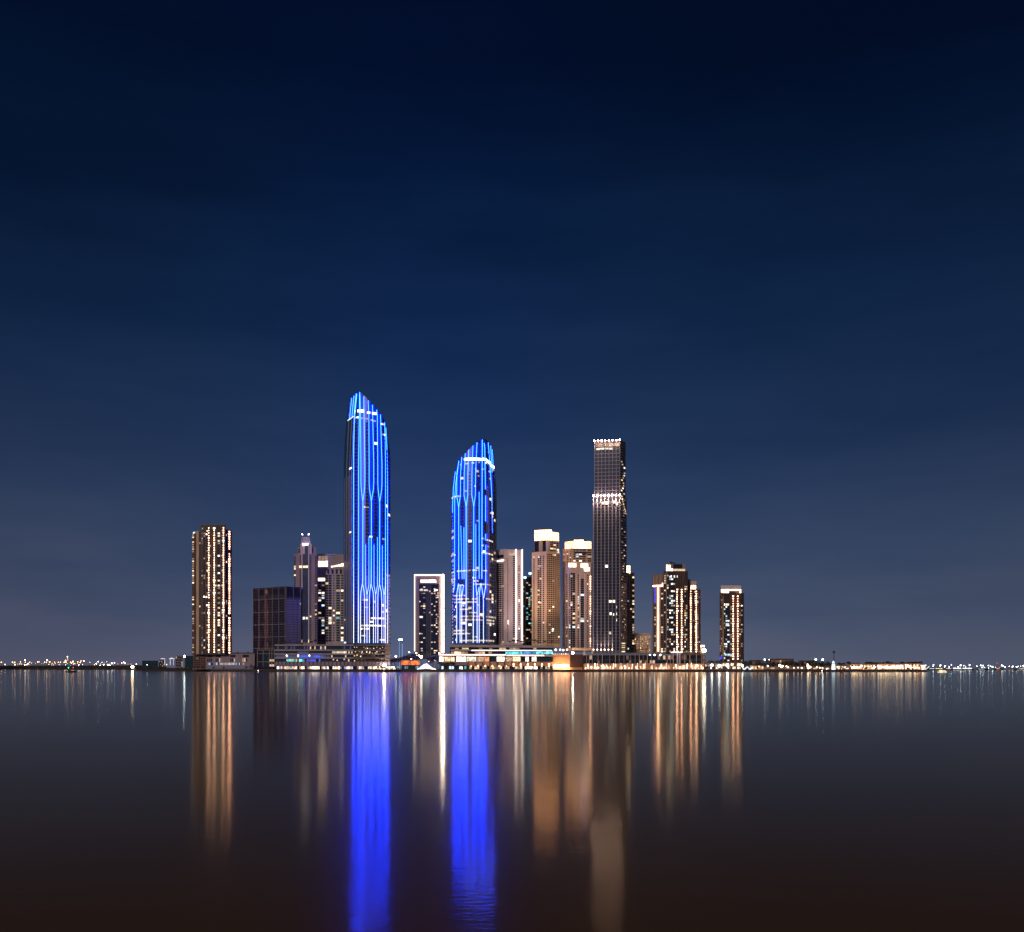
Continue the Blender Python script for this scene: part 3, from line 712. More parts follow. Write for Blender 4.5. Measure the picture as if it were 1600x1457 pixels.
def flood(root, px, D, py, tgt, power, col=(1, .62, .36), ang=75):
    l = bpy.data.lights.new('facade_floodlight', 'SPOT'); l.energy = power; l.color = col; l.spot_size = R(ang); l.spot_blend = .8; l.shadow_soft_size = 1
    q = bpy.data.objects.new('facade_floodlight', l); C.objects.link(q); q.parent = root
    p = Vector((X(px, D), D, Z(py, D))); q.location = p - root.location
    t = Vector((X(tgt[0], tgt[1]), tgt[1], Z(tgt[2], tgt[1])))
    q.rotation_euler = (t - p).to_track_quat('-Z', 'Y').to_euler()
def tower_h():
    t = Bld('apartment_tower', 'lilac white tower with two bright vertical light lines at its right edge', 797, 1270)
    t.chain([(775.8, 1284), (788, 1270), (816.8, 1276)], 858.5, 1008, 'cream', 'A', back=[(812, 1300), (782, 1304)])
    # sloping parapet
    t.wall.prism([pxy(776.4, 1284), pxy(788, 1271), pxy(790, 1272), pxy(780, 1290)], t.z(859), t.z(857.8), 'cream')
    t.item('light_slot', 'A0', 777, 787.4, 874.6, 876.6, 'edgep', .2)
    t.item('recess', 'A0', 777, 787, 866.5, 871.5, 'glass', .1)
    p = 3.1
    t.grid('A0', [(776.6, 780), (780.8, 783.8), (784.6, 787)], 880, 1005, 40, .6, lit=.04, mats=('w_dim',), ledge='cream', lt=.5)
    t.grid('A1', [(792.6, 794)], 872, 1003, 42, .55, lit=.03, mats=('w_dim',))
    t.grid('A1', [(801.6, 804.8)], 868, 1003, 42, .66, lit=.05, mats=('w_white', 'w_dim'))
    t.grid('A1', [(810, 812)], 883, 1003, 38, .5, lit=.08, mats=('w_white', 'w_dim'))
    t.item('recess', 'A1', 795, 804.6, 864, 868, 'w_dim', .1)
    for x in (806.2, 815.9):
        mb = MB(); t.trim('A1', x - .55, x + .55, 858, 1004, 'edgep', 1, .2, mb); mb.build('light_strip', t.root)
    t.item('window', 'A1', 793, 794.8, 969, 976, 'w_white', .5); t.item('window', 'A1', 810, 812, 936, 941, 'w_white', .5)
    flood(t.root, 797, 1205, 1006, (797, 1270, 920), 90000, (1, .75, .66))
    t.done()
    s = Bld('glass_tower', 'slim dark teal tower squeezed behind the cream towers, blue lamps on its roof', 824, 1330)
    s.chain([(816, 1330), (833, 1332)], 901, 1010, 'glass_teal', 'A', 24)
    s.trim('A0', 819.5, 821.5, 905, 1008, 'grey', .5); s.trim('A0', 817, 832, 900, 902, 'grey', .6)
    s.grid('A0', [(817, 819), (822.2, 825), (825.8, 828.6), (829, 831)], 906, 1006, 30, .6, dark='glass_teal', lit=.26, mats=('w_dim', 'w_dim', 'w_teal'))
    s.item('roof_lamp', 'A0', 818.4, 821.8, 901.6, 904, 'bluewh', .8, .8); s.item('roof_lamp', 'A0', 826.4, 829.6, 895, 897.6, 'bluewh', .8, .8)
    s.trim('A0', 827.6, 828.4, 896, 902, 'grey', .4)
    s.item('window', 'A0', 822, 825, 926, 928.6, 'w_cool', .3)
    s.done()
tower_h()

def tower_j():
    t = Bld('stone_tower', 'warm tan stone tower with a gold lit crown, left of the twin crowned tower', 853, 1262)
    t.chain([(831, 1274), (853.6, 1262), (875, 1274)], 862, 1012, 'tan', 'A')
    t.chain([(835, 1274), (856.5, 1266), (873.6, 1276)], 843.5, 862, 'tan2', 'B')
    def cr(mb, pts, y0, y1):
        P = [pxy(a, b) for a, b in pts]; P.append((P[0][0] + P[2][0] - P[1][0], P[0][1] + P[2][1] - P[1][1]))
        mb.prism(P, t.z(y1), t.z(y0), 'gold')
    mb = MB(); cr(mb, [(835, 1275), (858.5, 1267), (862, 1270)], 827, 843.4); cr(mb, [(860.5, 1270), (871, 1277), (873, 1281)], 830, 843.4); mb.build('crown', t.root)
    t.segs['K0'] = (pxy(835, 1275), pxy(858.5, 1267)); t.segs['K1'] = (pxy(860.5, 1270), pxy(871, 1277))
    for i in range(10): t.trim('K0', 835 + i * 2.6 - .3, 835 + i * 2.6 + .3, 826.6, 843.4, 'tan', .5)
    for i in range(5): t.trim('K1', 860.7 + i * 2.6 - .3, 860.7 + i * 2.6 + .3, 829.6, 843.4, 'tan', .5)
    t.trim('K0', 838, 858, 826.3, 827, 'tan', .6)
    mb = MB(); q = pxy(845, 1280); mb.tube([(q[0] - 8, q[1], t.z(825.2)), (q[0], q[1], t.z(826)), (q[0] + 12, q[1], t.z(826.8))], .5, 'dark'); mb.build('roof_crane', t.root)
    t.trim('B0', 835.2, 842, 844, 861, 'glass', .2); t.trim('B0', 848, 853, 844, 861, 'glass', .2)
    for x in (843, 845, 847): t.trim('B0', x - .35, x + .35, 844, 866, 'tan', 1)
    t.grid('B1', [(860, 864), (865, 868.4), (869.4, 872.6)], 846, 861, 5, .6, lit=.1, mats=('w_warm',))
    t.grid('A0', [(833.4, 835.3)], 868, 1006, 44, .6, lit=.02, mats=('w_warm',))
    t.grid('A0', [(840, 842.7), (843.3, 845.8)], 868, 1006, 44, .7, lit=.06, mats=('w_warm', 'w_dim'))
    t.grid('A0', [(848.4, 850.3)], 868, 1006, 44, .6, lit=.02, mats=('w_warm',))
    t.grid('A1', cols(854.4, 874.6, 7, .66), 865, 1006, 45, .62, lit=.035, mats=('w_warm', 'w_white'))
    for a, b, y in ((840.4, 845.8, 884), (841, 843, 870), (840.6, 843.4, 922), (841, 843.4, 940.6), (862, 865, 983), (862, 864.6, 985.8), (870, 873, 858), (871, 873.4, 861.5)):
        t.item('window', 'A0' if a < 853 else 'A1', a, b, y - 1, y + 1, 'w_white', .4)
    flood(t.root, 848, 1205, 1006, (853, 1262, 890), 150000)
    t.done()
tower_j()

def tower_k():
    t = Bld('stone_tower', 'sand coloured tower with two stacked gold and white lit crowns', 902, 1256)
    t.chain([(879, 1300), (893, 1288), (925.5, 1292)], 852, 1018, 'tan2', 'A', back=[(922, 1316), (884, 1318)])
    t.chain([(884, 1264), (888, 1258), (923.5, 1262), (926, 1266)], 879, 1018, 'mauve', 'B', back=[(924, 1284), (886, 1284)])
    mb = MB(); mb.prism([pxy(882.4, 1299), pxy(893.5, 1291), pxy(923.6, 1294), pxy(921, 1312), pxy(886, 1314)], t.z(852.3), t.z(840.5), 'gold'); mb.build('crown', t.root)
    t.segs['K0'] = (pxy(882.4, 1299), pxy(893.5, 1291)); t.segs['K1'] = (pxy(893.5, 1291), pxy(923.6, 1294))
    for i in range(5): t.trim('K0', 882.8 + i * 2.5 - .3, 882.8 + i * 2.5 + .3, 840, 852, 'tan', .5)
    for i in range(12): t.trim('K1', 894 + i * 2.6 - .3, 894 + i * 2.6 + .3, 840, 851, 'tan', .5)
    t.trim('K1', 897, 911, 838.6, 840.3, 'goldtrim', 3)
    mb = MB(); t.trim('K1', 904.5, 917, 850.6, 856, 'bluew', .8, .4, mb); mb.build('light_band', t.root)
    t.item('window', 'A1', 898, 918, 858, 860.5, 'glass_blue', .3)
    t.grid('A1', [(896, 899), (900.2, 904), (905, 909), (910, 915), (918, 924)], 853, 874, 6, .55, lit=.16, mats=('w_white', 'w_cool'))
    t.grid('A0', [(880.8, 882), (886, 888), (890.5, 891.8)], 856, 884, 9, .5, lit=.12, mats=('w_warm',))
    t.item('light_slot', 'A1', 891, 903, 875.4, 877, 'goldw', .4)
    for a, b, y0, y1 in ((885.6, 900.4, 880, 886), (907.4, 919, 880, 886.4), (912.5, 921.6, 886.5, 892)):
        k = max(1, int((b - a) / 4)); 
        for i in range(k): t.item('lit_terrace', 'B1' if a > 888 else 'B1', max(888.2, a + i * (b - a) / k), a + (i + 1) * (b - a) / k - .3, y0, y1, 'goldw', .3)
    n = 34
    t.grid('B1', [(889, 890.8), (902.6, 904.8), (917.4, 919)], 897, 1013, n, .5, lit=.14, mats=('w_white', 'w_cool', 'w_warm'))
    t.grid('B1', [(891.6, 894.4), (894.8, 898.6)], 895, 1013, n, .84, lit=.12, mats=('w_warm', 'w_cool', 'w_white'))
    t.grid('B1', [(907.2, 912.4)], 904, 1013, 32, .84, lit=.07, mats=('w_white', 'w_cool'))
    t.grid('B0', [(884.6, 886.6)], 896, 1013, n, .5, lit=.16, mats=('w_warm', 'w_white'))
    t.trim('B1', 899.4, 902, 895, 1013, 'tan2', .6); t.trim('B1', 905.4, 906.8, 896, 1013, 'cream', .7); t.trim('B1', 913, 914.4, 896, 1013, 'cream', .7)
    for i in range(29): t.item('lamp', 'B1', 921.9, 922.9, 900 + i * 3.9, 901.3 + i * 3.9, 'dot' if random.random() < .7 else 'w_white', .5, .3)
    flood(t.root, 898, 1200, 1012, (902, 1256, 890), 130000, (1, .66, .45))
    t.done()
tower_k()

def tower_l():
    t = Bld('slab_skyscraper', 'tall dark grid tower with rows of lamps at its top and waist', 950, 1232)
    t.chain([(927, 1232), (968.6, 1226), (979, 1240)], 776, 1022, 'navy', 'A', back=[(974, 1262), (932, 1262)])
    t.chain([(928.6, 1234), (968, 1229), (977.4, 1243)], 688.5, 776, 'navy', 'B', back=[(972, 1260), (934, 1260)])
    lo = [927.6 + i * 5.83 for i in range(8)]; hi = [929 + i * 5.64 for i in range(8)]
    for x in lo: t.trim('A0', x - .6, x + .6, 775, 1021, 'stonegrey', 1.4)
    for x in hi: t.trim('B0', x - .35, x + .35, 688, 775.5, 'slab', 1.0)
    t.grid('A0', [(a + .95, a + 4.9) for a in lo[:-1]], 788, 1017, 46, .84, lit=0, ledge='navy2', lt=.3)
    t.grid('B0', [(a + .5, a + 5.1) for a in hi[:-1]], 703.5, 773, 12, .82, dark='glass_blue', lit=0, ledge='grey', lt=.4)
    t.grid('B0', [(a + .5, a + 5.1) for a in hi[:-1]], 692, 699, 1, .8, dark='w_dim', lit=0)
    for a, b, y in ((932, 937, 702), (938, 944, 701.6), (945, 951, 701.8), (952, 957, 702)): t.item('window', 'B0', a, b, y - 1.4, y + 1.2, 'w_white', .6)
    for a, b, y in ((940.6, 944.5, 787), (946, 951, 787), (958, 962, 786), (963, 965, 789), (945.6, 950, 885.6), (951.4, 956, 940.5), (957.4, 961, 940.5), (952.8, 955.6, 959.6), (962.4, 963.8, 949.5), (962.4, 963.8, 960), (962.4, 963.8, 969.4), (951.6, 955, 989.5), (958, 959.6, 961)):
        t.item('window', 'A0', a, b, y - 2, y + 2, 'w_white', .7)
    # right side: balconies that catch light
    for i in range(58):
        y = 778 + i * 4.15; t.trim('A1', 969.6, 978.6, y, y + .9, 'stonegrey', 1.3)
        if random.random() < .55: a = 970 + random.random() * 6; t.item('lamp', 'A1', a, a + 1.4, y - 1.6, y - .3, random.choice(('w_dim', 'w_dim', 'w_warm')), .6, .3)
    for i in range(20):
        y = 694 + i * 4.1; t.trim('B1', 968.8, 977, y, y + .9, 'stonegrey', 1.0)
        if i > 6 and random.random() < .8: a = 969.6 + random.random() * 5; t.item('lamp', 'B1', a, a + 1.8, y - 2, y - .3, random.choice(('w_dim', 'w_warm', 'w_white')), .6, .3)
    for i in range(8): t.item('lamp', 'A1', 969.6 + i, 971.4 + i * .9, 776 + i * 3.6, 778.4 + i * 3.6, 'w_warm', .8, .3)
    for i in range(5): t.item('lamp', 'A1', 970.6, 975.5, 1005 + i * 3.2, 1006.4 + i * 3.2, 'w_warm', .8, .3)
    def plamp(seg, x, y, r, mat, sp=0, up=False):
        c = t.on(seg, x, 2.2); mb = MB(); mb.ball((c[0], c[1], t.z(y)), r, mat); o = mb.build('pier_lamp', t.root)
        if sp:
            l = bpy.data.lights.new('lamp_light', 'SPOT'); l.energy = sp; l.color = (1, .68, .45); l.spot_size = R(70); l.spot_blend = 1; l.shadow_soft_size = .5
            q = bpy.data.objects.new('lamp_light', l); C.objects.link(q); q.parent = o
            q.location = (c[0], c[1] - 1.2, t.z(y) + (1.2 if up else -1.2)); q.rotation_euler = (R(180 - 6) if up else R(6), 0, 0)
    for x in lo: plamp('A0', x, 775.6, 1.0, 'pier', 60000)
    for x in hi: plamp('B0', x, 689, .75, 'pier', 9000)
    for x in lo[:6]: plamp('A0', x, 1015.5, 1.0, 'dotw', 16000, True)
    t.done()
tower_l()

def tower_m():
    t = Bld('stone_tower', 'slim sand tower tucked behind the tall dark grid tower on its right', 984, 1290)
    t.chain([(974, 1290), (991.4, 1294)], 895, 1020, 'tan2', 'A', 26)
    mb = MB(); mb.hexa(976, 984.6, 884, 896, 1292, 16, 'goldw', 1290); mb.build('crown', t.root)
    t.wall.hexa(975.6, 984.9, 883, 884.2, 1291.5, 17, 'tan2', 1290)
    t.grid('A0', [(980.8, 982.4), (985, 986.8)], 900, 1016, 28, .5, lit=.12, mats=('w_warm', 'w_cool'))
    t.grid('A0', [(988.2, 990.8)], 900, 1016, 28, .6, lit=.4, mats=('w_warm', 'w_dim'))
    t.done()
    t = Bld('low_hotel', 'small cream building with lit windows between the grid tower and the right cluster', 1004, 1300, 'building')
    t.chain([(990.5, 1300), (1016.5, 1302)], 991, 1022, 'tan', 'A', 20)
    t.trim('A0', 991, 1016, 990, 991.6, 'cream', 1); t.trim('A0', 991.5, 1000, 989.4, 991, 'tan', .8)
    t.grid('A0', cols(991.5, 1016, 9, .42), 994, 1018, 7, .5, dark='w_dim', lit=.35, mats=('w_warm', 'w_dim', 'glass'))
    for x in (998.8, 1007, 1010): t.trim('A0', x - .4, x + .4, 992, 1018, 'cream', .5)
    t.done()
tower_m()

def tower_o():
    t = Bld('residential_tower', 'tallest tower of the right cluster, brown cap and lit lamp columns', 1048, 1250)
    t.chain([(1019.6, 1262), (1037, 1256)], 896.5, 1022, 'brown', 'A', 26)
    t.chain([(1036.8, 1252), (1045, 1248), (1075, 1252)], 892.5, 1022, 'darkbrown', 'B', back=[(1068, 1282), (1038, 1282)])
    t.wall.hexa(1040.6, 1071, 880, 892.4, 1258, 18, 'taupe', 1250)
    t.segs['C0'] = (pxy(1040.6, 1258), pxy(1071, 1258))
    t.item('crown_light', 'C0', 1041, 1047.6, 882, 892, 'goldw', .3); t.item('crown_light', 'C0', 1047.9, 1051.4, 888, 892, 'goldw', .35); t.item('crown_light', 'C0', 1052, 1070.4, 888.4, 892, 'w_dim', .3)
    t.item('roof_screen', 'C0', 1052, 1066, 880.8, 887.6, 'glass', .2)
    mb = MB(); q = pxy(1050, 1262); mb.tube([(q[0] - 3, q[1], t.z(877.4)), (q[0] + 5, q[1], t.z(880))], 1.1, 'dark'); mb.build('roof_plant', t.root)
    t.item('light_band', 'A0', 1020, 1035.6, 914, 915.8, 'dot', .4); t.item('light_band', 'A0', 1034.4, 1036.2, 910.4, 914, 'edge', .4)
    for i in range(7): t.trim('A0', 1021 + i * 2.2, 1021.6 + i * 2.2, 897, 913.6, 'tan2', .4)
    mb = MB(); t.trim('A0', 1028, 1029.1, 915.9, 1018, 'edgew', 1.2, .3, mb); mb.build('light_strip', t.root)
    t.item('sign_panel', 'A0', 1022.4, 1024.6, 918, 942, 'blue_lit', .5); 
    t.grid('A0', [(1022.6, 1024.6)], 944, 1018, 20, .6, lit=.4, mats=('w_dim', 'w_warm'))
    t.trim('A0', 1025.2, 1026.8, 916, 1020, 'tan2', .6); t.trim('A0', 1030.2, 1031.6, 916, 1020, 'tan', .5)
    t.grid('A0', [(1033, 1036)], 918, 1020, 27, .6, lit=.35, mats=('w_white', 'w_dim', 'w_warm'))
    t.grid('B0', [(1038, 1040), (1042.6, 1044.4)], 898, 1020, 32, .55, dark='glass', lit=.35, mats=('w_dim', 'w_dim', 'w_warm'))
    t.trim('B0', 1040.6, 1042.2, 893, 1020, 'taupe', .7)
    t.grid('B1', [(1046, 1048), (1048.6, 1051.6), (1052.2, 1054.6)], 896, 1020, 33, .62, lit=.36, mats=('w_white', 'w_cool', 'w_dim', 'w_dim', 'w_white'))
    t.grid('B1', [(1069.8, 1071.2), (1071.6, 1073.6)], 915, 1020, 28, .55, lit=.42, mats=('w_dim', 'w_white', 'w_dim', 'w_warm'))
    for x in (1056, 1059.2, 1062.6, 1066.6, 1068.6): t.trim('B1', x - .5, x + .5, 893, 1021, 'brown', .9)
    for x in (1057.6, 1064.8):
        for i in range(27):
            y = 921 + i * 3.72
            if random.random() < .97: t.item('lamp', 'B1', x - .55, x + .55, y, y + 1.3, 'dot', .5, .4)
            if random.random() < .2: t.item('lamp', 'B1', x + .9, x + 2.6, y - .6, y + 1.2, 'w_white', .5, .4)
    for a, b in ((1048, 1049.4), (1052.6, 1054.4), (1057.4, 1058.6)): t.item('window', 'B1', a, b, 899.5, 903, 'w_white', .6)
    t.done()
    s = Bld('residential_tower', 'shorter stepped tower attached behind the right cluster, lamp columns on brown', 1084, 1262)
    s.chain([(1074, 1262), (1095, 1266)], 921, 1024, 'darkbrown', 'A', 28)
    s.chain([(1074, 1266), (1079, 1266)], 905, 921, 'brown', 'D', 20)
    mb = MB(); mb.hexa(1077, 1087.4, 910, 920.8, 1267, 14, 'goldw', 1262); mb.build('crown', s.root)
    s.wall.hexa(1076.6, 1087.8, 908, 910, 1266.5, 15, 'tan2', 1262); s.wall.hexa(1087, 1093, 920, 921.4, 1265, 14, 'brown', 1262)
    s.segs['K0'] = (pxy(1077, 1267), pxy(1087.4, 1267))
    s.trim('K0', 1077, 1087.4, 909.8, 914.5, 'tan2', .5)
    for x in (1076.5, 1081.5, 1084.8, 1091.4, 1094): s.trim('A0', x - .5, x + .5, 921, 1022, 'brown', .9)
    for x in (1079.1, 1087.7):
        for i in range(27):
            y = 923.6 + i * 3.62; s.item('lamp', 'A0', x - .55, x + .55, y, y + 1.3, 'dot', .5, .4)
            if x > 1085 and random.random() < .35: s.item('lamp', 'A0', x - 2.8, x - 1.2, y + .5, y + 2, 'w_white', .5, .4)
    s.grid('A0', [(1082.4, 1084.2), (1085.6, 1086.6), (1089.6, 1090.8), (1092.2, 1093.6)], 924, 1020, 26, .55, lit=.15, mats=('w_warm', 'w_dim'))
    s.done()
tower_o()

def tower_p():
    t = Bld('residential_tower', 'rightmost tower, standing alone, with two lamp columns and white lit crown', 1143, 1240)
    t.chain([(1124.4, 1246), (1129, 1240), (1162.6, 1246)], 926.5, 1040, 'darkbrown', 'A', back=[(1157, 1272), (1130, 1272)])
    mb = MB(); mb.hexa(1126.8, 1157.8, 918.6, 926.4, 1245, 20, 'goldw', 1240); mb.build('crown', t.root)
    t.wall.hexa(1126.4, 1158.2, 914.6, 920.6, 1244.4, 21, 'cream', 1240)
    t.segs['K0'] = (pxy(1126.8, 1244.6), pxy(1157.8, 1244.6))
    t.trim('K0', 1138.6, 1155.6, 923, 926.4, 'brown', .8)
    for x in (1130.5, 1140.6, 1148.6, 1156): t.trim('A1', x - .5, x + .5, 927, 1034, 'brown', .9)
    t.trim('A1', 1147, 1150.6, 931, 1034, 'brown2', .6)
    for x in (1145.2, 1152.3):
        for i in range(26):
            y = 931 + i * 3.92; t.item('lamp', 'A1', x - .55, x + .55, y, y + 1.3, 'dot', .7, .4)
    t.grid('A1', [(1130.8 + .6, 1133), (1133.8, 1136), (1136.4, 1139.6), (1141.4, 1143)], 943, 1034, 25, .6, lit=.28, mats=('w_white', 'w_dim', 'w_cool', 'w_dim'))
    t.grid('A1', [(1155, 1157.4), (1158, 1160)], 937, 1034, 26, .5, dark='glass', lit=.4, mats=('w_dim', 'w_dim', 'w_white'))
    t.grid('A0', [(1125, 1126.4), (1127, 1128.4)], 932, 1034, 27, .5, lit=.2, mats=('w_dim',))
    t.trim('A1', 1129.4, 1130.4, 932, 1034, 'tan2', .7)
    for a, b in ((1130, 1132.6), (1133.6, 1138.8)): t.item('window', 'A1', a, b, 943.4, 946.4, 'w_white', .5)
    t.item('window', 'A1', 1134, 1138.4, 974, 976.6, 'w_white', .5)
    for i in range(5): t.item('window', 'A1', 1130 + i * 2.6, 1132 + i * 2.6, 1022, 1024.8, 'w_cool', .5)
    t.item('sign_panel', 'A0', 1124.8, 1128.2, 1026, 1031, 'blue_lit', .4)
    t.done()
tower_p()

# ------------------------------------------------------------------ podiums and low buildings
def slab(b, p0, p1, y0, y1, Y, dep, mat, name='slab_edge'):
    mb = MB(); mb.hexa(p0, p1, y0, y1, Y, dep, mat, b.D); return mb.build(name, b.root)

def podium_left():
    t = Bld('retail_podium', 'long low podium under the tallest blue tower, pale slab bands over shops', 515, 1214, 'podium building')
    t.chain([(430, 1214), (552, 1214)], 1009, 1047, 'glass', 'A', 40)
    t.chain([(552, 1216), (609, 1222)], 1009, 1047, 'darkbrown', 'B', 40)
    for y in (1008.5, 1016.4, 1022.4, 1028.6):
        slab(t, 429, 553, y - 1.1, y + 1, 1211.5, 3, 'slab')
        slab(t, 553.4, 602, y - .7, y + .6, 1214.4, 2.4, 'taupe')
    for p in [(430.5, 434), (438, 446)]: pass
    def band(y0, y1, a, b, n, f):
        p = (b - a) / n
        for i in range(n):
            m = f(a + (i + .5) * p)
            if m: t.item('window', 'A0' if a < 552 else 'B0', a + i * p + .15, a + (i + 1) * p - .15, y0, y1, m, .2)
    band(1010.2, 1014.8, 431, 551, 52, lambda x: random.choice(('glass_blue', 'glass_blue', 'glass_teal', 'w_blue_d')) if random.random() < .9 else 'w_dim')
    band(1018, 1021.2, 431, 519, 36, lambda x: 'w_blue_d' if 466 < x < 482 else 'glass_blue')
    band(1018, 1021.2, 519, 551, 14, lambda x: random.choice(('w_warm', 'w_cream', 'w_dim', 'glass_blue')))
    band(1024, 1027.4, 431, 551, 50, lambda x: 'w_dim' if random.random() < .1 else 'w_blue' if 464 < x < 505 else ('w_blue_d' if x < 516 else 'glass_blue'))
    band(1030.2, 1034, 431, 551, 50, lambda x: random.choice(('w_dim', 'glass')) if random.random() < .16 else 'w_tealb' if 447 < x < 475 else ('w_blue' if x < 500 and x > 447 else 'glass_blue'))
    for x in (448, 466, 483.5): t.item('ceiling_light', 'A0', x - .9, x + .9, 1023.6, 1025.6, 'dotw', .5)
    for x, y in ((554, 1025), (563.5, 1026), (527, 1032), (538, 1030.5), (521, 1031), (554, 1032.8), (565, 1020.5), (573, 1019), (578, 1019), (596, 1030.2), (558, 1024)):
        t.item('ceiling_light', 'B0' if x > 552 else 'A0', x - .8, x + .8, y - .9, y + .9, 'w_warm', .6)
    for i in range(46):
        x = 553 + random.random() * 49; y = random.choice((1011.5, 1013.5, 1018.6, 1020.6, 1025, 1031))
        t.item('ceiling_light', 'B0', x - .5, x + .5, y - .5, y + .5, random.choice(('w_dim', 'w_warm', 'w_white') if y < 1021 else ('w_dim',)), .4)
    # arcade of stone bays
    slab(t, 430, 609, 1034.2, 1040.2, 1212.4, 1, 'lilac', 'stone_band')
    slab(t, 430, 609, 1040.4, 1041.2, 1209, 4, 'taupe', 'canopy')
    for i in range(29):
        x = 434 + i * 6.1; mb = MB(); q = pxy(x, 1211.2); mb.box((q[0], q[1], t.z(1037.5)), (.45, .5, abs(t.z(1033) - t.z(1041))), 0, 'dark'); mb.build('fin', t.root)
    shops = [434.5, 447.5, 459, 462, 470.5, 473.5, 486, 489, 492, 496, 498.5, 507, 513, 521, 525, 530, 544, 546, 563.6, 565, 577, 580, 584, 587]
    for i in range(60):
        x = 433 + i * 2.9; near = min(abs(x + 1.2 - s) for s in shops)
        m = 'shopw' if near < 1.5 else ('shop' if near < 2.2 else random.choice(('w_dim', 'glass', 'shop_lilac', 'glass')))
        if x < 606: t.item('shop_window', 'A0' if x + 2.5 < 552 else 'B0', x, x + 2.4, 1041.6, 1045.8, m, .3)
    # corner turret at the right end
    t.wall.hexa(601.5, 610, 1008, 1036, 1216, 14, 'taupe', t.D)
    for y in (1012, 1018, 1024, 1030): t.wall.hexa(601.2, 610.4, y, y + 1, 1215, 16, 'slab', t.D)
    q = pxy(605.7, 1219); t.wall.prism([pxy(602, 1216), pxy(609.6, 1216), pxy(609, 1226), pxy(603, 1226)], t.z(1008), [t.z(1007)] * 4, 'tan2')
    t.done()
podium_left()

def podium_mid():
    t = Bld('retail_podium', 'ship shaped glass podium with bright warm shopfronts below the shorter blue tower', 775, 1216, 'podium building')
    t.chain([(703, 1222), (864, 1216)], 1009, 1024, 'glass', 'A', 36)
    t.chain([(688, 1216), (864, 1214)], 1024, 1047, 'dark', 'B', 38)
    def lslab(p0, p1, y0l, y1l, y0r, y1r, Y, dep, mat, name='slab_edge'):
        a, b, c, d = pxy(p0, Y), pxy(p1, Y), pxy(p1, Y + dep), pxy(p0 + 2, Y + dep)
        vs = [(*a, t.z(y1l)), (*b, t.z(y1r)), (*c, t.z(y1r)), (*d, t.z(y1l)), (*a, t.z(y0l)), (*b, t.z(y0r)), (*c, t.z(y0r)), (*d, t.z(y0l))]
        mb = MB(); mb.raw(vs, HEX, mat); mb.build(name, t.root)
    lslab(703, 866, 1007.2, 1011.4, 1009.5, 1012.6, 1212, 40, 'slab')
    lslab(704, 866, 1014.8, 1017.6, 1016.6, 1018, 1212, 40, 'slab')
    lslab(685, 866, 1022.4, 1024.6, 1023.6, 1026.2, 1209, 40, 'cream')
    slab(t, 737, 862, 1016.4, 1017.1, 1211, .8, 'edgep', 'light_strip'); slab(t, 686, 790, 1023, 1023.9, 1208, .8, 'edgep', 'light_strip'); slab(t, 792, 850, 1024.2, 1024.9, 1208, .8, 'edgep', 'light_strip')
    for i in range(30):
        a = 706 + i * 5.3; t.item('window', 'A0', a, a + 5, 1012.4, 1015.4, 'glass_blue' if random.random() < .8 else 'w_dim', .3)
    for i in range(30):
        a = 705 + i * 5.3; m = 'w_warm' if random.random() < .3 else 'w_dim'
        if a > 788 and a < 812: m = 'w_tealb'
        elif a >= 812 and a < 836: m = 'w_bluem'
        elif a >= 836: m = random.choice(('w_teal', 'w_tealb'))
        elif a > 730: m = random.choice(('w_dim', 'w_white', 'glass', 'glass_blue'))
        t.item('window', 'A0', a, a + 5, 1018.4, 1022.4, m, .3)
    bays = [(686.5, 693, 'shopw'), (694.5, 703, 'shop'), (704, 710, 'shop'), (713, 728, 'shopw'), (729.5, 744, 'shopw'), (746, 756, 'shop'), (757, 764, 'shopo'), (765, 775, 'glass_teal'), (776.5, 788, 'shopw'), (790, 800, 'shop'), (801, 813, 'shop'), (814.5, 820, 'glass'), (821, 826, 'shopw'), (827, 830, 'glass'), (831, 838, 'shopw'), (840, 862, 'glass_teal')]
    for a, b, m in bays: t.item('shop_window', 'B0', a, b, 1026.6, 1033.8, m, .3)
    for a, b, m in bays[:-1]:
        mb = MB(); q = pxy(b + .7, 1211.5); mb.box((q[0], q[1], t.z(1030)), (.6, .6, t.z(1024.8) - t.z(1035)), 0, 'taupe'); mb.build('column', t.root)
    lslab(688, 866, 1034.2, 1035.8, 1034.6, 1035.8, 1210.6, 6, 'tan2')
    # lower wall then awnings
    slab(t, 690, 731, 1035.9, 1040, 1211.4, 1, 'lilac', 'stone_band'); slab(t, 731.2, 864, 1035.9, 1040, 1211.4, 1, 'orange_stone', 'stone_band')
    for i in range(12):
        x = 731 + i * 11.4; mb = MB(); q = pxy(x, 1209.4); mb.box((q[0], q[1], t.z(1039.8)), (.8, .8, t.z(1035) - t.z(1046.5)), 0, 'dark'); mb.build('column', t.root)
    for i in range(12):
        x = 736.5 + i * 11; t.item('wall_light', 'B0', x - .6, x + .6, 1037, 1042, 'dot', 3.2)
    slab(t, 731.2, 864, 1040.2, 1041, 1208.6, 4, 'tan2', 'canopy')
    for i in range(44):
        a = 690 + i * 3.95; m = random.choice(('w_dim', 'glass', 'shop', 'w_dim')) if a > 728 else random.choice(('w_teal', 'glass_teal', 'w_cool', 'glass_teal'))
        if 820 < a < 838: m = 'shopw'
        t.item('shop_window', 'B0', a, a + 3.4, 1041.4, 1045.8, m, .3)
    t.item('shop_window', 'B0', 720.6, 723, 1042, 1046, 'shopw', .8)
    t.done()
podium_mid()

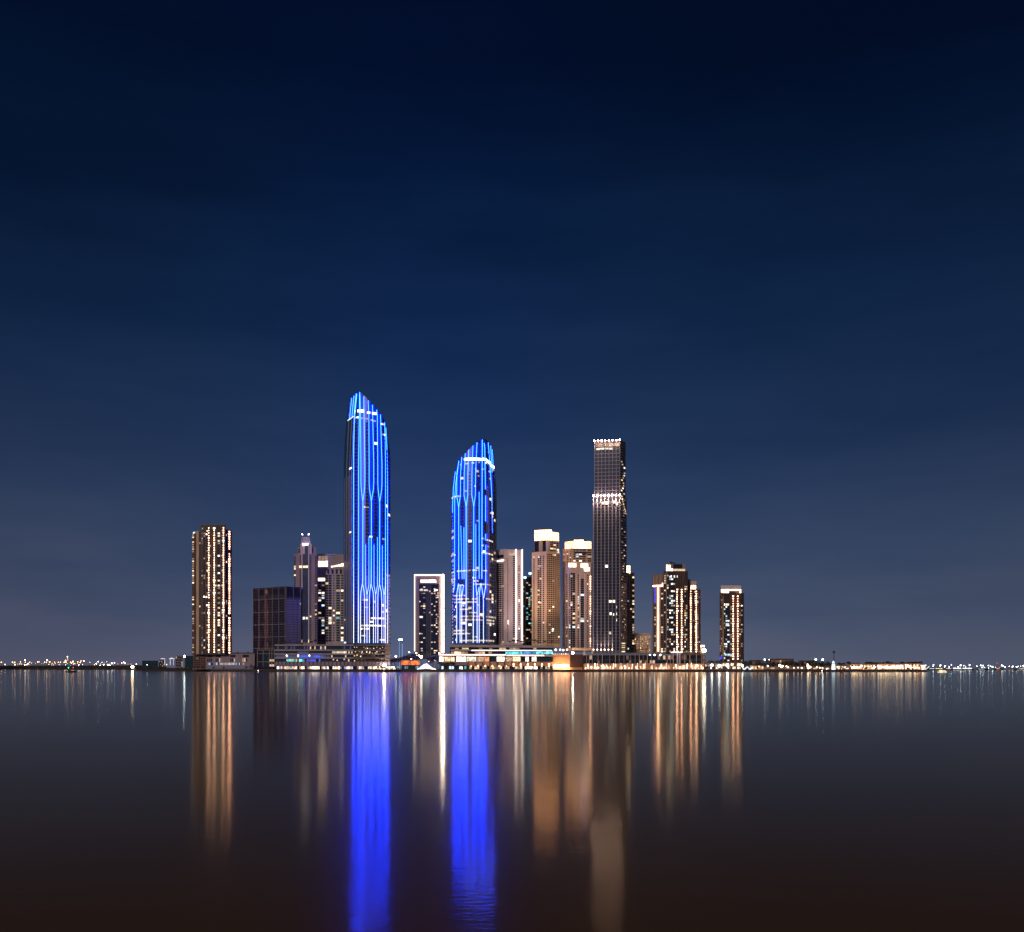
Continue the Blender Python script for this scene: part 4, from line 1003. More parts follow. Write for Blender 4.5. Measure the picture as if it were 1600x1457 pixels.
def stone_hall():
    t = Bld('stone_hall', 'windowless orange lit stone hall with lamps on its roof and a blazing foot', 888, 1216, 'building')
    t.chain([(863, 1216), (890, 1212), (910, 1222)], 1022.6, 1047, 'orange_stone', 'A')
    for i in range(9): t.trim('A0', 864 + i * 3.1, 864.3 + i * 3.1, 1023, 1037, 'tan', .3)
    for i in range(6): t.trim('A1', 892 + i * 3.2, 892.3 + i * 3.2, 1023, 1040, 'brown', .3)
    t.trim('A1', 890.6, 909.6, 1023, 1043, 'brown2', .25)
    for i in range(10): t.item('floor_lamp', 'A0', 863.4 + i * 2.6, 865.6 + i * 2.6, 1038.5, 1044 - (i > 6), 'dotd', .8)
    for i in range(8): t.item('edge_lamp', 'A0', 863.5 + i * 3.3, 865 + i * 3.3, 1021.6, 1022.8, 'w_white', .4)
    l = bpy.data.lights.new('floor_light', 'AREA'); l.shape = 'RECTANGLE'; l.size = 22; l.size_y = 1; l.energy = 9000; l.color = (1, .6, .3)
    q = bpy.data.objects.new('floor_light', l); C.objects.link(q); q.parent = t.root; q.location = (-9, -9, 1.5); q.rotation_euler = (R(130), 0, R(0))
    t.done()
    for k, (x, y) in enumerate(((868.4, 1015.6), (875.2, 1015.4), (880, 1016), (886, 1015.4))):
        o = thing('roof_lamp', 'bright round lamp on the orange stone hall roof', 'lamp', (X(x, 1222), 1222, Z(1022.6, 1216)), 'lamps on the stone hall roof')
        mb = MB(); mb.tube([(X(x, 1222), 1222, Z(1022.8, 1216)), (X(x, 1222), 1222, Z(y, 1216))], .15, 'dark'); pl_ = mb.build('pole', o)
        mb = MB(); mb.ball((X(x, 1222), 1222, Z(y, 1216)), 1.3, 'dotw'); mb.build('lamp_head', pl_)
    o = thing('roof_lamp', 'very bright single lamp at the right end of the orange hall roof', 'lamp', (X(895, 1222), 1222, Z(1022.6, 1216)))
    mb = MB(); mb.tube([(X(895, 1222), 1222, Z(1022.8, 1216)), (X(895, 1222), 1222, Z(1020.4, 1216))], .2, 'dark'); pl_ = mb.build('pole', o)
    mb = MB(); mb.ball((X(895, 1222), 1222, Z(1020.4, 1216)), 1.5, 'flood'); mb.build('lamp_head', pl_)
    # portal frame
    t = Bld('portal_frame', 'tall thin sand coloured portal frame behind the orange stone hall', 908, 1236, 'portal')
    mb = MB(); mb.hexa(894, 927, 1012.4, 1016.2, 1236, 8, 'tan', 1236); mb.build('beam', t.root)
    for a in (911.8, 924):
        mb = MB(); mb.hexa(a, a + 2.8, 1016.2, 1040, 1236.4, 4, 'tan', 1236); mb.build('column', t.root)
    t.done()
stone_hall()

def podium_right():
    t = Bld('colonnade', 'long dark colonnaded podium above the bright promenade at the right', 1008, 1222, 'podium building')
    t.chain([(910, 1226), (1102, 1222)], 1024, 1046, 'darkbrown', 'A', 36)
    slab(t, 926, 1040, 1020.6, 1022.2, 1219, 36, 'taupe', 'roof'); slab(t, 1062, 1098, 1021.8, 1024, 1219, 36, 'brown', 'roof')
    slab(t, 1048, 1084, 1018.6, 1020.6, 1216.5, 14, 'slab', 'canopy')
    slab(t, 1048.5, 1066, 1019.4, 1020.3, 1215.6, .8, 'edgep', 'light_strip')
    for a in (1057.4, 1061): slab(t, a, a + 2.2, 1020.6, 1042, 1218, 3, 'cream', 'column')
    for x in (916.5, 920.4, 925.6, 934.5, 941, 952.6, 961.5, 967.6, 975, 985.2, 992.4, 999, 1005, 1011.4, 1018, 1042.4, 1047.2, 1052, 1070, 1078, 1088, 1096):
        slab(t, x - .45, x + .45, 1022.3, 1038, 1218.6, 1, random.choice(('slab', 'taupe', 'tan2')), 'column')
    for i in range(46):
        a = 913 + i * 4.1
        for y0, y1 in ((1024.5, 1030.6), (1032.2, 1037)):
            t.item('window', 'A0', a, a + 3.6, y0, y1, 'glass' if random.random() < .72 else random.choice(('w_dim', 'glass_teal', 'w_dimr')), .3)
    for x in (1015.4, 1022.8, 1031.4): t.item('ceiling_light', 'A0', x - .9, x + .9, 1022.8, 1024.6, 'lampw', .8, .8)
    slab(t, 912, 1100, 1037.4, 1038.6, 1214, 9, 'tan2', 'canopy')
    t.done()
    # promenade level: warm shops, portals, walls
    s = Bld('promenade_shops', 'glowing row of waterfront shops with pale portals under the dark colonnade', 1008, 1212, 'shops')
    s.chain([(912, 1214), (1100, 1212)], 1038.6, 1047, 'orange_stone', 'A', 8)
    for i in range(82):
        a = 914 + i * 2.26
        m = random.choice(('shop', 'shopw', 'prom', 'prom', 'w_dim', 'tan_none', 'tan_none'))
        h = random.choice((1040, 1041.4, 1042.6))
        if m != 'tan_none': s.item('shop_window', 'A0', a, a + 1.8, h, 1045.6, m, .3)
    for a, b in ((916, 928), (937, 953), (969, 981), (989, 997), (1025, 1042), (1049, 1058), (1060, 1066)):
        mb = MB(); s.trim('A0', a, b, 1037.6, 1038.5, 'cream', .8, 1.6, mb); s.trim('A0', a, a + .8, 1038.5, 1045, 'cream', .8, 1.6, mb); s.trim('A0', b - .8, b, 1038.5, 1045, 'cream', .8, 1.6, mb)
        mb.build('portal', s.root)
    for x in (918.6, 929.6, 933.4, 942, 947.6, 958.6, 962, 970, 980.6, 988, 996, 1005.6, 1007.8, 1014, 1033, 1041, 1056, 1073.6, 1080):
        s.item('lamp', 'A0', x - .5, x + .5, 1036 + random.random() * 2, 1043, 'dotd', 1.0, .5)
    slab(s, 1009, 1016.5, 1037.2, 1047, 1209.4, 3, 'orange_stone', 'stone_pier')
    s.done()
podium_right()

def low_left():
    t = Bld('terrace_building', 'pale lilac low terrace with dark roof recesses beside the leftmost tower', 360, 1268, 'building')
    t.chain([(322, 1272), (398, 1262)], 1021.6, 1044, 'lilac', 'A', 22)
    t.trim('A0', 360, 397, 1020, 1021.6, 'dark', .9)
    for a, b in ((324, 332), (337, 345), (360, 368), (379, 389)):
        t.item('recess', 'A0', a, b, 1023.6, 1027.2, 'glass', .1)
        for k in range(3): t.item('window', 'A0', a + k * 2.8, a + k * 2.8 + 1.6, 1029, 1034.4, 'glass' if random.random() < .6 else 'w_dim', .2)
    for i in range(26): t.item('window', 'A0', 325 + i * 2.2, 326.4 + i * 2.2, 1036, 1039.4, random.choice(('w_cool2', 'w_dim', 'glass', 'w_cool2')), .2)
    for x in (371.5, 387.6):
        mb = MB(); mb.hexa(x - 1.6, x + 1.6, 1018.4, 1020, 1270, 6, 'dark', 1268); mb.build('roof_plant', t.root)
    t.done()
    t = Bld('brown_block', 'dark brown low block in front of the leftmost tower', 312, 1272, 'building')
    t.chain([(302, 1276), (322, 1272)], 1022.6, 1046, 'brown2', 'A', 20)
    t.grid('A0', cols(303, 321, 5, .6), 1024, 1044, 6, .6, lit=.1, mats=('w_dim',)); t.done()
    t = Bld('teal_block', 'dark blue green glazed box left of the leftmost tower', 295, 1300, 'building')
    t.chain([(289, 1308), (302.5, 1300)], 1025, 1044, 'glass_teal', 'A', 22)
    t.grid('A0', cols(290, 302, 4, .8), 1026, 1043, 5, .8, dark='glass_teal', lit=0); t.done()
    for k, (a, b, y, D, m, lb) in enumerate(((274, 286, 1024.6, 1500, 'grey', 'grey slab block standing behind the far left quay lamp'), (248, 257, 1032, 1700, 'dark', 'dark cubic block left of the lit white gateways'), (222, 247, 1032.6, 1800, 'glass_teal', 'long low glassy shed on the left shore'))):
        t = Bld('low_block', lb, (a + b) / 2, D, 'building')
        t.chain([(a, D), (b, D + 3)], y, 1044, m, 'A', 20); t.grid('A0', cols(a + .5, b - .5, 5, .7), y + 1, 1042, 4, .6, lit=.08, mats=('w_dim',)); t.done()
    for a, b in ((251, 258), (264, 273)):   # white lit gateways
        o = thing('lit_gateway', 'white floodlit gateway arch on the left shore, ' + ('left one beside a dark block' if a < 255 else 'right one with a rounded top'), 'gateway', (X((a + b) / 2, 1640), 1640, 3))
        mb = MB()
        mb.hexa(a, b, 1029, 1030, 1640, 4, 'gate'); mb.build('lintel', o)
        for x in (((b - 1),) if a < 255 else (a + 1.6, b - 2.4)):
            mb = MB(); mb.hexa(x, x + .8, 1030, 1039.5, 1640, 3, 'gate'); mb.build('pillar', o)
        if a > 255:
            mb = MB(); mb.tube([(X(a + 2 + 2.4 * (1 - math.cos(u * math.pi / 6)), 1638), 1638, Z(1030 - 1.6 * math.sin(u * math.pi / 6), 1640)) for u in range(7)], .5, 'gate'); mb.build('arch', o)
low_left()

def misc():
    # orange pavilion
    o = thing('pavilion', 'waterfront pavilion with orange glowing canopy over a teal glass room', 'pavilion', (X(641, 1208), 1208, 2.4))
    D = 1208
    def part(nm, p0, p1, y0, y1, Y, dep, mat):
        mb = MB(); mb.hexa(p0, p1, y0, y1, Y, dep, mat, D); mb.build(nm, o)
    part('glass_room', 628.5, 655, 1039.6, 1046.6, 1210, 12, 'glass_teal')
    part('canopy', 627, 640, 1032.6, 1039.2, 1207.5, 16, 'orange_lit'); part('canopy', 642, 656, 1032.8, 1039.2, 1207.6, 16, 'orange_lit')
    part('canopy_link', 640, 642, 1033.6, 1037, 1208.5, 14, 'orange_cloth')
    for x in (628, 634, 649, 655): part('column', x - .4, x + .4, 1039.2, 1047, 1207.8, .8, 'dark')
    for i in range(9): part('window', 630 + i * 2.7, 632.2 + i * 2.7, 1041, 1045.4, 1209.7, .2, random.choice(('w_teal', 'glass_teal', 'w_cool2', 'w_teal')))
    # sails
    o = thing('tensile_tent', 'glowing white peaked tent on the quay right of the orange pavilion', 'tent', (X(664, 1207), 1207, 2.4))
    def sail(pts, mat):
        mb = MB(); n = 10; vs = []; fs = []
        for i in range(n + 1):
            s_ = i / n
            for j in range(7):
                v = j / 6; px = pts[0] + (pts[1] - pts[0]) * s_; top = lerp(s_, pts[2]); bot = 1046.6
                Y = 1206 + v * 12; y = bot + (top - bot) * math.sin(math.pi * min(.5, v * .9 + .02) ) ** .7
                vs.append((X(px, Y), Y, Z(y, D)))
        for i in range(n):
            for j in range(6): a = i * 7 + j; fs.append([a, a + 7, a + 8, a + 1])
        mb.raw(vs, fs, mat); mb.build('canvas', o)
    sail((651.5, 667, [(0, 1046), (.35, 1042), (.75, 1037.6), (1, 1037.2)]), 'tent'); sail((667, 681.5, [(0, 1037.2), (.3, 1040.5), (.6, 1043.5), (1, 1046)]), 'tentw')
    # lit steel pylons far behind
    for k, (x, y, wd, lb) in enumerate(((624, 1000.5, 1.0, 'taller blue lit pylon between the blue towers with a bright white head'), (628.6, 1007, 1.8, 'shorter thicker blue lit pylon between the blue towers'))):
        Dq = 2400; o = thing('pylon', lb, 'pylon', (X(x, Dq), Dq, 2.4))
        mb = MB(); mb.tube([(X(x, Dq), Dq, 0), (X(x, Dq), Dq, Z(y, Dq))], [wd * .9, wd * .7], 'pylon_blue', 8); sh_ = mb.build('shaft', o)
        mb = MB()
        if k == 0: mb.hexa(x - .8, x + 4.4, y - 1.6, y, Dq - 2, 4, 'lampw'); 
        else: mb.ball((X(x, Dq), Dq, Z(y, Dq)), 1.6, 'pylon_blue')
        mb.build('head', sh_)
    # small tower with floodlight at the right cluster
    t = Bld('small_tower', 'small pink stone tower right of the cluster with a lit top edge', 1097, 1256, 'building')
    t.chain([(1094, 1256), (1101, 1257)], 1009, 1034, 'tan2', 'A', 12)
    t.item('light_strip', 'A0', 1094.4, 1100.6, 1008.6, 1010.2, 'dotw', .4); t.grid('A0', [(1095, 1096.6), (1097.4, 1098.6)], 1011, 1024, 5, .6, lit=.5, mats=('w_warm',)); t.done()
misc()

# ------------------------------------------------------------------ lamps
LM = {}
def lamp(px, py, D, mat, r, label, group=None, z0=2.4, tall=True):
    x = X(px, D); zt = Z(py, D)
    o = thing('street_lamp', label, 'lamp', (x, D, z0), group)
    if ('pole',) not in LM:
        mb = MB(); mb.tube([(0, 0, 0), (0, 0, 1)], [1, .6], 'dark', 6); LM[('pole',)] = mb.mesh('lamp_pole')
    if mat not in LM:
        mb = MB(); mb.ball((0, 0, 0), 1, mat, 8, 6); LM[mat] = mb.mesh('lamp_head')
    p = bpy.data.objects.new('pole', LM[('pole',)]); C.objects.link(p); p.parent = o; p.scale = (.18 + r * .06, .18 + r * .06, max(.5, zt - z0))
    h = bpy.data.objects.new('lamp_head', LM[mat]); C.objects.link(h); h.parent = o; h.location = (0, 0, zt - z0 + r * .6); h.scale = (r, r, r)
    return o
# far left shore (px, py, material, radius m)
left = [(2, 1035.5, 'o', 1.9), (8, 1038.9, 'w', 1.8), (19.5, 1035.3, 'o', 1.9), (23, 1035.4, 'o', 1.7), (23.3, 1039, 'w', 1.8), (32, 1034.8, 'o', 1.7), (31.5, 1037.8, 'o', 1.0), (33.6, 1038.2, 'o', 1.0), (39.2, 1032.3, 'wm', 2.4), (39.6, 1035.4, 'o', 1.3),
        (43.8, 1037.6, 'wm', 2.0), (46.5, 1035.4, 'o', 1.6), (38.6, 1039.4, 'wm', 1.6), (42, 1039.2, 'wm', 1.6), (59, 1034.9, 'o', 1.8), (61, 1034.8, 'o', 1.6), (69.6, 1035.4, 'o', 1.7), (72.6, 1035.5, 'o', 1.5), (73.5, 1032.4, 'wm', 2.1), (77.6, 1035, 'o', 2.2),
        (85.4, 1035.3, 'o', 1.5), (91, 1035.4, 'o', 1.7), (94.2, 1035.3, 'o', 1.7), (102.4, 1032.8, 'wm', 2.0), (100.5, 1035.6, 'o', 2.2), (103, 1035.2, 'o', 2.0), (105.5, 1026.6, 'w', 1.7), (105.7, 1029, 'o', 1.2), (105.9, 1031.6, 'o', 1.0), (110.6, 1035.6, 'o', 1.8), (112, 1036.6, 'o', 1.6),
        (114, 1034.4, 'wm', 2.0), (121.6, 1035, 'o', 2.0), (125.5, 1035.8, 'o', 2.0), (126.6, 1033.4, 'o', 1.7), (130.8, 1033.6, 'wm', 2.0), (123, 1039.6, 'w', 1.5), (116.8, 1037.6, 'o', 1.6), (140.6, 1035.4, 'o', 1.1), (147.6, 1039, 'o', 1.4), (150.6, 1037.6, 'wm', 2.0),
        (153.6, 1034.4, 'w', 1.5), (159.4, 1035.6, 'o', 1.4), (162, 1039.4, 'w', 2.3), (168.4, 1039.6, 'w', 2.3), (171.6, 1039.8, 'w', 1.6), (156.4, 1040.2, 'w', 1.2), (174.6, 1037, 'wm', 2.0), (178.8, 1036.4, 'b', 2.0), (177.2, 1038.6, 'r', 1.0), (184, 1038, 'r', 1.3), (191.2, 1036.4, 'r', 2.0), (193.4, 1035.6, 'wm', 2.0), (195.4, 1037, 'wm', 1.8), (204.6, 1038.4, 'o', 1.0), (213, 1038.4, 'w', 1.8), (166.8, 1034.6, 'b', 1.0), (260.4, 1039.2, 'o', 1.2), (229.8, 1039.4, 'w', .8)]
MM = {'o': 'lampo', 'w': 'lampw', 'wm': 'lampwm', 'b': 'lampb', 'r': 'lampr', 'g': 'lampg'}
NM = {'o': 'amber', 'w': 'white', 'wm': 'warm white', 'b': 'blue white', 'r': 'red', 'g': 'green'}
rl = random.Random(11)
left += [(rl.uniform(0, 205), rl.uniform(1036.4, 1040.6), rl.choice('ooow'), rl.uniform(.5, 1.0)) for _ in range(34)]
for px, py, m, r in left:
    D = 2900 if px < 220 else 1700
    lamp(px, py, D, MM[m], r * .62, f'{NM[m]} lamp on a mast along the far left shore', f'{NM[m]} lamps on the far left shore', 9.5 if px < 220 else 3)
lamp(207, 1043.4, 1880, 'floodo', 2.6, 'dazzling amber floodlight low on the spit at the left shore', None, 2.4)
lamp(288.4, 1027.2, 1320, 'floodb', 1.6, 'cool white floodlight on a pole just left of the leftmost tower', None, 2.4)
lamp(600.2, 1041.2, 1206, 'flood', 1.9, 'dazzling white floodlight above the moored yacht on the quay', None, 2.4)
lamp(658, 1027.8, 1230, 'lampwm', 1.7, 'bright warm lamp right of the orange pavilion', None, 2.4)
lamp(618.6, 1026.8, 1240, 'lampwm', 1.2, 'round lamp just right of the tallest blue tower foot', None, 2.4)
for x, y in ((639.4, 1020), (650.5, 1021.2), (651, 1025.6), (654.6, 1025.2), (643, 1025.4), (643, 1030.6), (671, 1034), (680, 1032.6), (686.4, 1021.6)):
    lamp(x, y, 1236, 'lampwm', .8, 'small warm lamp among the palms between the two podiums', 'small lamps among the quay palms')
lamp(1100.2, 1018.5, 1232, 'floodbig', 2.6, 'huge starburst floodlight right of the right cluster, brightest lamp of the shore', None, 2.4)



for x, y in ((1195, 1031.6), (1202.4, 1031.6), (1274.6, 1031.8), (1285.4, 1031.9)):
    lamp(x, y, 1290, 'lampw', .95 if x < 1250 else 1.3, ('smaller' if x < 1250 else 'larger') + ' white mast lamp above the right shore trees', ('left' if x < 1250 else 'right') + ' pair of mast lamps', 2.4)
for x, y, m in ((1063, 1030, 'w'), (1066, 1016, 'o'), (1072, 1016, 'o'), (1085, 1025, 'o')): pass
for x, y, r, m in ((1089, 1041.5, 1.4, 'wm'), (1112.4, 1041, 1.6, 'w'), (1124, 1041.8, 1.7, 'w'), (1136.6, 1041.6, 1.8, 'w'), (1160, 1041.2, 1.2, 'w')):
    lamp(x, y, 1208, MM[m], r, f'bright waterfront lamp on the quay under the rightmost tower, {"warm" if m == "wm" else "white"}', f'quay lamps under the rightmost tower, {NM[m]}')
right = [(1458.6, 1039.5, 'b', 1.4), (1469.6, 1040.2, 'b', 1.3), (1476.4, 1041, 'w', 1.2), (1486.5, 1039.6, 'b', 1.1), (1501, 1040.4, 'w', 1.4), (1505.8, 1040.8, 'b', 1.0), (1515, 1040, 'b', 1.4), (1526.4, 1041.6, 'b', .9), (1532.4, 1040.4, 'b', 1.2), (1536, 1040.8, 'w', 1.3), (1544.4, 1040.6, 'w', 1.1),
         (1547.6, 1041.8, 'w', .9), (1550.8, 1043, 'b', 1.7), (1565.4, 1040.4, 'wm', 1.2), (1567, 1041, 'w', 1.0), (1570.4, 1043.2, 'b', 1.3), (1577, 1041.8, 'w', .8), (1582.4, 1042, 'w', 1.0), (1591, 1041.8, 'w', .8), (1599, 1041, 'w', 1.3), (1483, 1043.4, 'w', 1.5), (1497, 1043, 'w', 1.7), (1492.5, 1043.4, 'w', 1.3), (1509, 1043.4, 'w', 1.6), (1558, 1036.5, 'r', .5)]
right += [(rl.uniform(1456, 1600), rl.uniform(1041.4, 1044.6), rl.choice(('wm', 'o', 'w', 'b')), rl.uniform(.4, .9)) for _ in range(24)]
for px, py, m, r in right:
    lamp(px, py, 2250, MM[m], r * .85, f'{NM[m]} lamp on a mast along the far right shore', f'{NM[m]} lamps on the far right shore', 2.2)
# promenade lamps, right peninsula
pen = [(1186, 1042.4, 'wm', 1.0), (1199.8, 1042, 'wm', 1.4), (1218.4, 1041.4, 'wm', 2.0), (1221.4, 1043, 'wm', 1.9), (1223.4, 1041.6, 'wm', 1.1), (1228.8, 1042, 'wm', 1.1), (1231.6, 1043.6, 'wm', 1.0), (1240.4, 1044.4, 'wm', .9), (1247, 1044, 'wm', .9), (1252.6, 1044.6, 'wm', 1.1), (1261.8, 1039, 'wm', 1.1), (1262.4, 1042, 'wm', 1.9), (1263, 1045, 'wm', 1.6), (1266, 1043.6, 'wm', 1.5),
       (1276.4, 1043.6, 'o', 1.2), (1281, 1044.4, 'wm', 1.1), (1285, 1044.6, 'wm', 1.0), (1291.6, 1046, 'wm', .9)]
for x in (1331.5, 1335, 1339, 1343, 1345.4, 1372, 1376.6, 1380.4, 1384, 1388, 1391.6, 1397, 1401.4, 1405, 1408.6, 1419.4, 1421.6, 1430, 1442): pen.append((x, random.uniform(1041.6, 1045), 'wm', random.uniform(1.3, 2.1)))
for i in range(34): pen.append((random.uniform(1306, 1450), random.uniform(1040.4, 1046), random.choice(('wm', 'o', 'wm')), random.uniform(.4, .8)))
for px, py, m, r in pen:
    big = r > 1.2
    lamp(px, py, 1203 + random.random() * 4, 'lamps_' + m, r * .85, ('large ' if big else 'small ') + f'{NM[m]} glowing lamp on the right promenade', ('large ' if big else 'small ') + f'{NM[m]} lamps on the right promenade', 2.4)

# ------------------------------------------------------------------ trees and palms
def palm_meshes(k):
    rnd = random.Random(k); t = MB(); lean = rnd.uniform(-.5, .5); h = 7.4
    t.tube([(lean * (z / h) ** 2, 0, z) for z in (0, 2, 4, 6, h)], [.32, .24, .2, .18, .2], 'bark', 7)
    c = MB(); n = 26
    for i in range(n):
        a = 2 * math.pi * i / n + rnd.uniform(-.15, .15); up = rnd.uniform(.0, 1.15); ln = rnd.uniform(2.4, 3.3)
        P = []
        for j in range(6):
            u = j / 5; P.append((u * ln * math.cos(up * .8), up * 1.6 * u - (1.5 + .6 * (1 - up)) * u * u * 1.1))
        vs = []
        for j, (r, z) in enumerate(P):
            wd = .75 * math.sin(math.pi * (.12 + .8 * j / 5)); cx, cy = lean + r * math.cos(a), r * math.sin(a)
            vs += [(cx - wd * math.sin(a), cy + wd * math.cos(a), h + z - .16), (cx, cy, h + z), (cx + wd * math.sin(a), cy - wd * math.cos(a), h + z - .16)]
        fs = []
        for j in range(5): b = j * 3; fs += [[b, b + 1, b + 4, b + 3], [b + 1, b + 2, b + 5, b + 4]]
        c.raw(vs, fs, 'frond')
    c.ball((lean, 0, h), .45, 'bark', 6, 4)
    return t.mesh('trunk'), c.mesh('crown')
PM = [palm_meshes(k) for k in range(4)]
def tree_meshes(k):
    rnd = random.Random(40 + k); t = MB(); h = 6.5
    t.tube([(0, 0, 0), (.1, 0, 1.5), (0, .1, 3), (.15, 0, 4.6)], [.38, .3, .25, .12], 'bark', 7)
    lobes = []
    for i in range(7):
        a = rnd.uniform(0, 6.28); r = rnd.uniform(.4, 2.3); z = rnd.uniform(3.2, 5.6); lobes.append((r * math.cos(a), r * math.sin(a), z, rnd.uniform(.8, 1.5)))
        t.tube([(0, 0, 2.4), (r * .5 * math.cos(a), r * .5 * math.sin(a), (z + 2.6) / 2), (r * math.cos(a), r * math.sin(a), z)], [.16, .1, .04], 'bark', 5)
    c = MB()
    for x, y, z, R0 in lobes:
        for i in range(60):
            d = Vector((rnd.gauss(0, 1), rnd.gauss(0, 1), rnd.gauss(0, .75))).normalized() * R0 * rnd.uniform(.5, 1.1)
            p = Vector((x, y, z)) + d; u = Vector((rnd.gauss(0, 1), rnd.gauss(0, 1), rnd.gauss(0, 1))).normalized(); v = u.orthogonal().normalized(); q = rnd.uniform(.16, .34)
            c.raw([p - u * q, p + v * q * .6, p + u * q, p - v * q * .6], [[0, 1, 2, 3]], 'leaf')
    return t.mesh('trunk'), c.mesh('crown')
TM = [tree_meshes(k) for k in range(5)]
def plant(kind, px, D, z0, H, label, group):
    P = (PM if kind == 'palm_tree' else TM); k = random.randrange(len(P)); base = 7.7 if kind == 'palm_tree' else 6.3
    o = thing(kind, label, 'palm tree' if kind == 'palm_tree' else 'tree', (X(px, D), D, z0), group)
    sc_ = H / base; a = random.uniform(0, 6.28)
    for nm, me in zip(('trunk', 'crown'), P[k]):
        c = bpy.data.objects.new(nm, me); C.objects.link(c); c.parent = o; c.scale = (sc_, sc_, sc_); c.rotation_euler.z = a
for i, x in enumerate([1311.6, 1318, 1326, 1333, 1340, 1355, 1360.5, 1364, 1369, 1374.6, 1381, 1387.4, 1393.5, 1399, 1404, 1409, 1413, 1418, 1422.6, 1425.6, 1429, 1432.5, 1435.4, 1437.6]):
    plant('palm_tree', x, 1228, 2.4, (1047 - random.uniform(1034.2, 1036.8)) / F * 1228 + .5, 'palm in the row behind the lit right promenade', 'palms behind the right promenade')
zr = Z(1008.2, 1216)
for x in (797, 802, 808, 814.5, 817, 822, 826.5, 830.5, 836, 839.5, 852, 862):
    plant('palm_tree', x, 1228, zr, random.uniform(5.6, 8.2), 'dark palm on the ship shaped podium roof', 'palms on the ship shaped podium roof')
for x in (435, 440, 446, 452, 464, 468, 478, 484.5, 487, 493, 500, 506, 512, 517):
    plant('palm_tree', x, 1230, Z(1008, 1214), random.uniform(4.2, 7.5), 'dark palm on the roof of the long low left podium', 'palms on the left podium roof')
for x, y in ((612, 1030), (617, 1029), (623, 1029.5), (628.6, 1027.8), (633.5, 1025.4), (639, 1023.6), (645, 1022.6), (649, 1024.6), (672, 1028), (677, 1025), (682.5, 1027), (675, 1033), (687, 1035), (693, 1035.6), (699, 1035), (706, 1034.6)):
    D = 1224 if y < 1031 else 1209
    plant('palm_tree', x, D, 2.4, (1047.2 - y) / F * D, 'palm on the quay between the two podiums', 'palms on the quay between the podiums')
for x in (983, 991, 995, 1000, 1004.6, 1010, 1024, 1037):
    plant('palm_tree', x, 1232, Z(1020.8, 1222), random.uniform(4.4, 6.5), 'palm on the roof of the dark colonnade', 'palms on the colonnade roof')
for i in range(32):
    x = 1163 + i * 4.4 + random.uniform(-2, 2)
    plant('broadleaf_tree', x, random.uniform(1222, 1245), 2.4, random.uniform(9.5, 14.5), 'dark bushy tree on the right shore', 'bushy trees on the right shore')
for x, h in ((1101, 9), (1106.5, 12), (1113, 14), (1119, 13.4), (1123, 12.5), (1164, 12)):
    plant('broadleaf_tree', x, 1222, 2.4, h, 'bushy tree on the quay beside the rightmost tower', 'bushy trees beside the rightmost tower')
for x, h in ((303, 5), (309, 6), (316, 5.4), (334, 4.6), (349, 5), (385, 5.6), (392, 8), (397, 6), (404, 5)):
    plant('broadleaf_tree', x, 1262 if x < 380 else 1240, 2.4, h, 'low dark tree on the left bank under the leftmost tower', 'low trees on the left bank')
# shrubs on far banks: nobody could count them
mb = MB(); rr = random.Random(5)
for i in range(2600):
    px = rr.uniform(-20, 228); D = rr.uniform(2940, 2990) - max(0, px) * .9; z = 9.5 + abs(rr.gauss(0, 1.6)) * (1.2 if 30 < px < 45 or px > 200 else .8)
    s_ = rr.uniform(1.0, 2.4); u = Vector((rr.gauss(0, 1), rr.gauss(0, .4), rr.gauss(0, .7))).normalized(); v = u.orthogonal()
    p = Vector((X(px, D), D, z)); mb.raw([p - u * s_, p + v * s_ * .6, p + u * s_, p - v * s_ * .6], [[0, 1, 2, 3]], 'leaf')
for i in range(900):
    px = rr.uniform(205, 300); D = lerp(px, [(205, 1890), (262, 1640), (300, 1320)]) + rr.uniform(2, 30); s_ = rr.uniform(.6, 1.6)
    u = Vector((rr.gauss(0, 1), rr.gauss(0, .4), rr.gauss(0, .7))).normalized(); v = u.orthogonal(); p = Vector((X(px, D), D, 2.8 + abs(rr.gauss(0, 1.1))))
    mb.raw([p - u * s_, p + v * s_ * .6, p + u * s_, p - v * s_ * .6], [[0, 1, 2, 3]], 'leaf')
o = mb.build('shrubs', kind='stuff'); o['label'] = 'dark shrubs covering the far left shore and its spit'; o['category'] = 'shrubs'

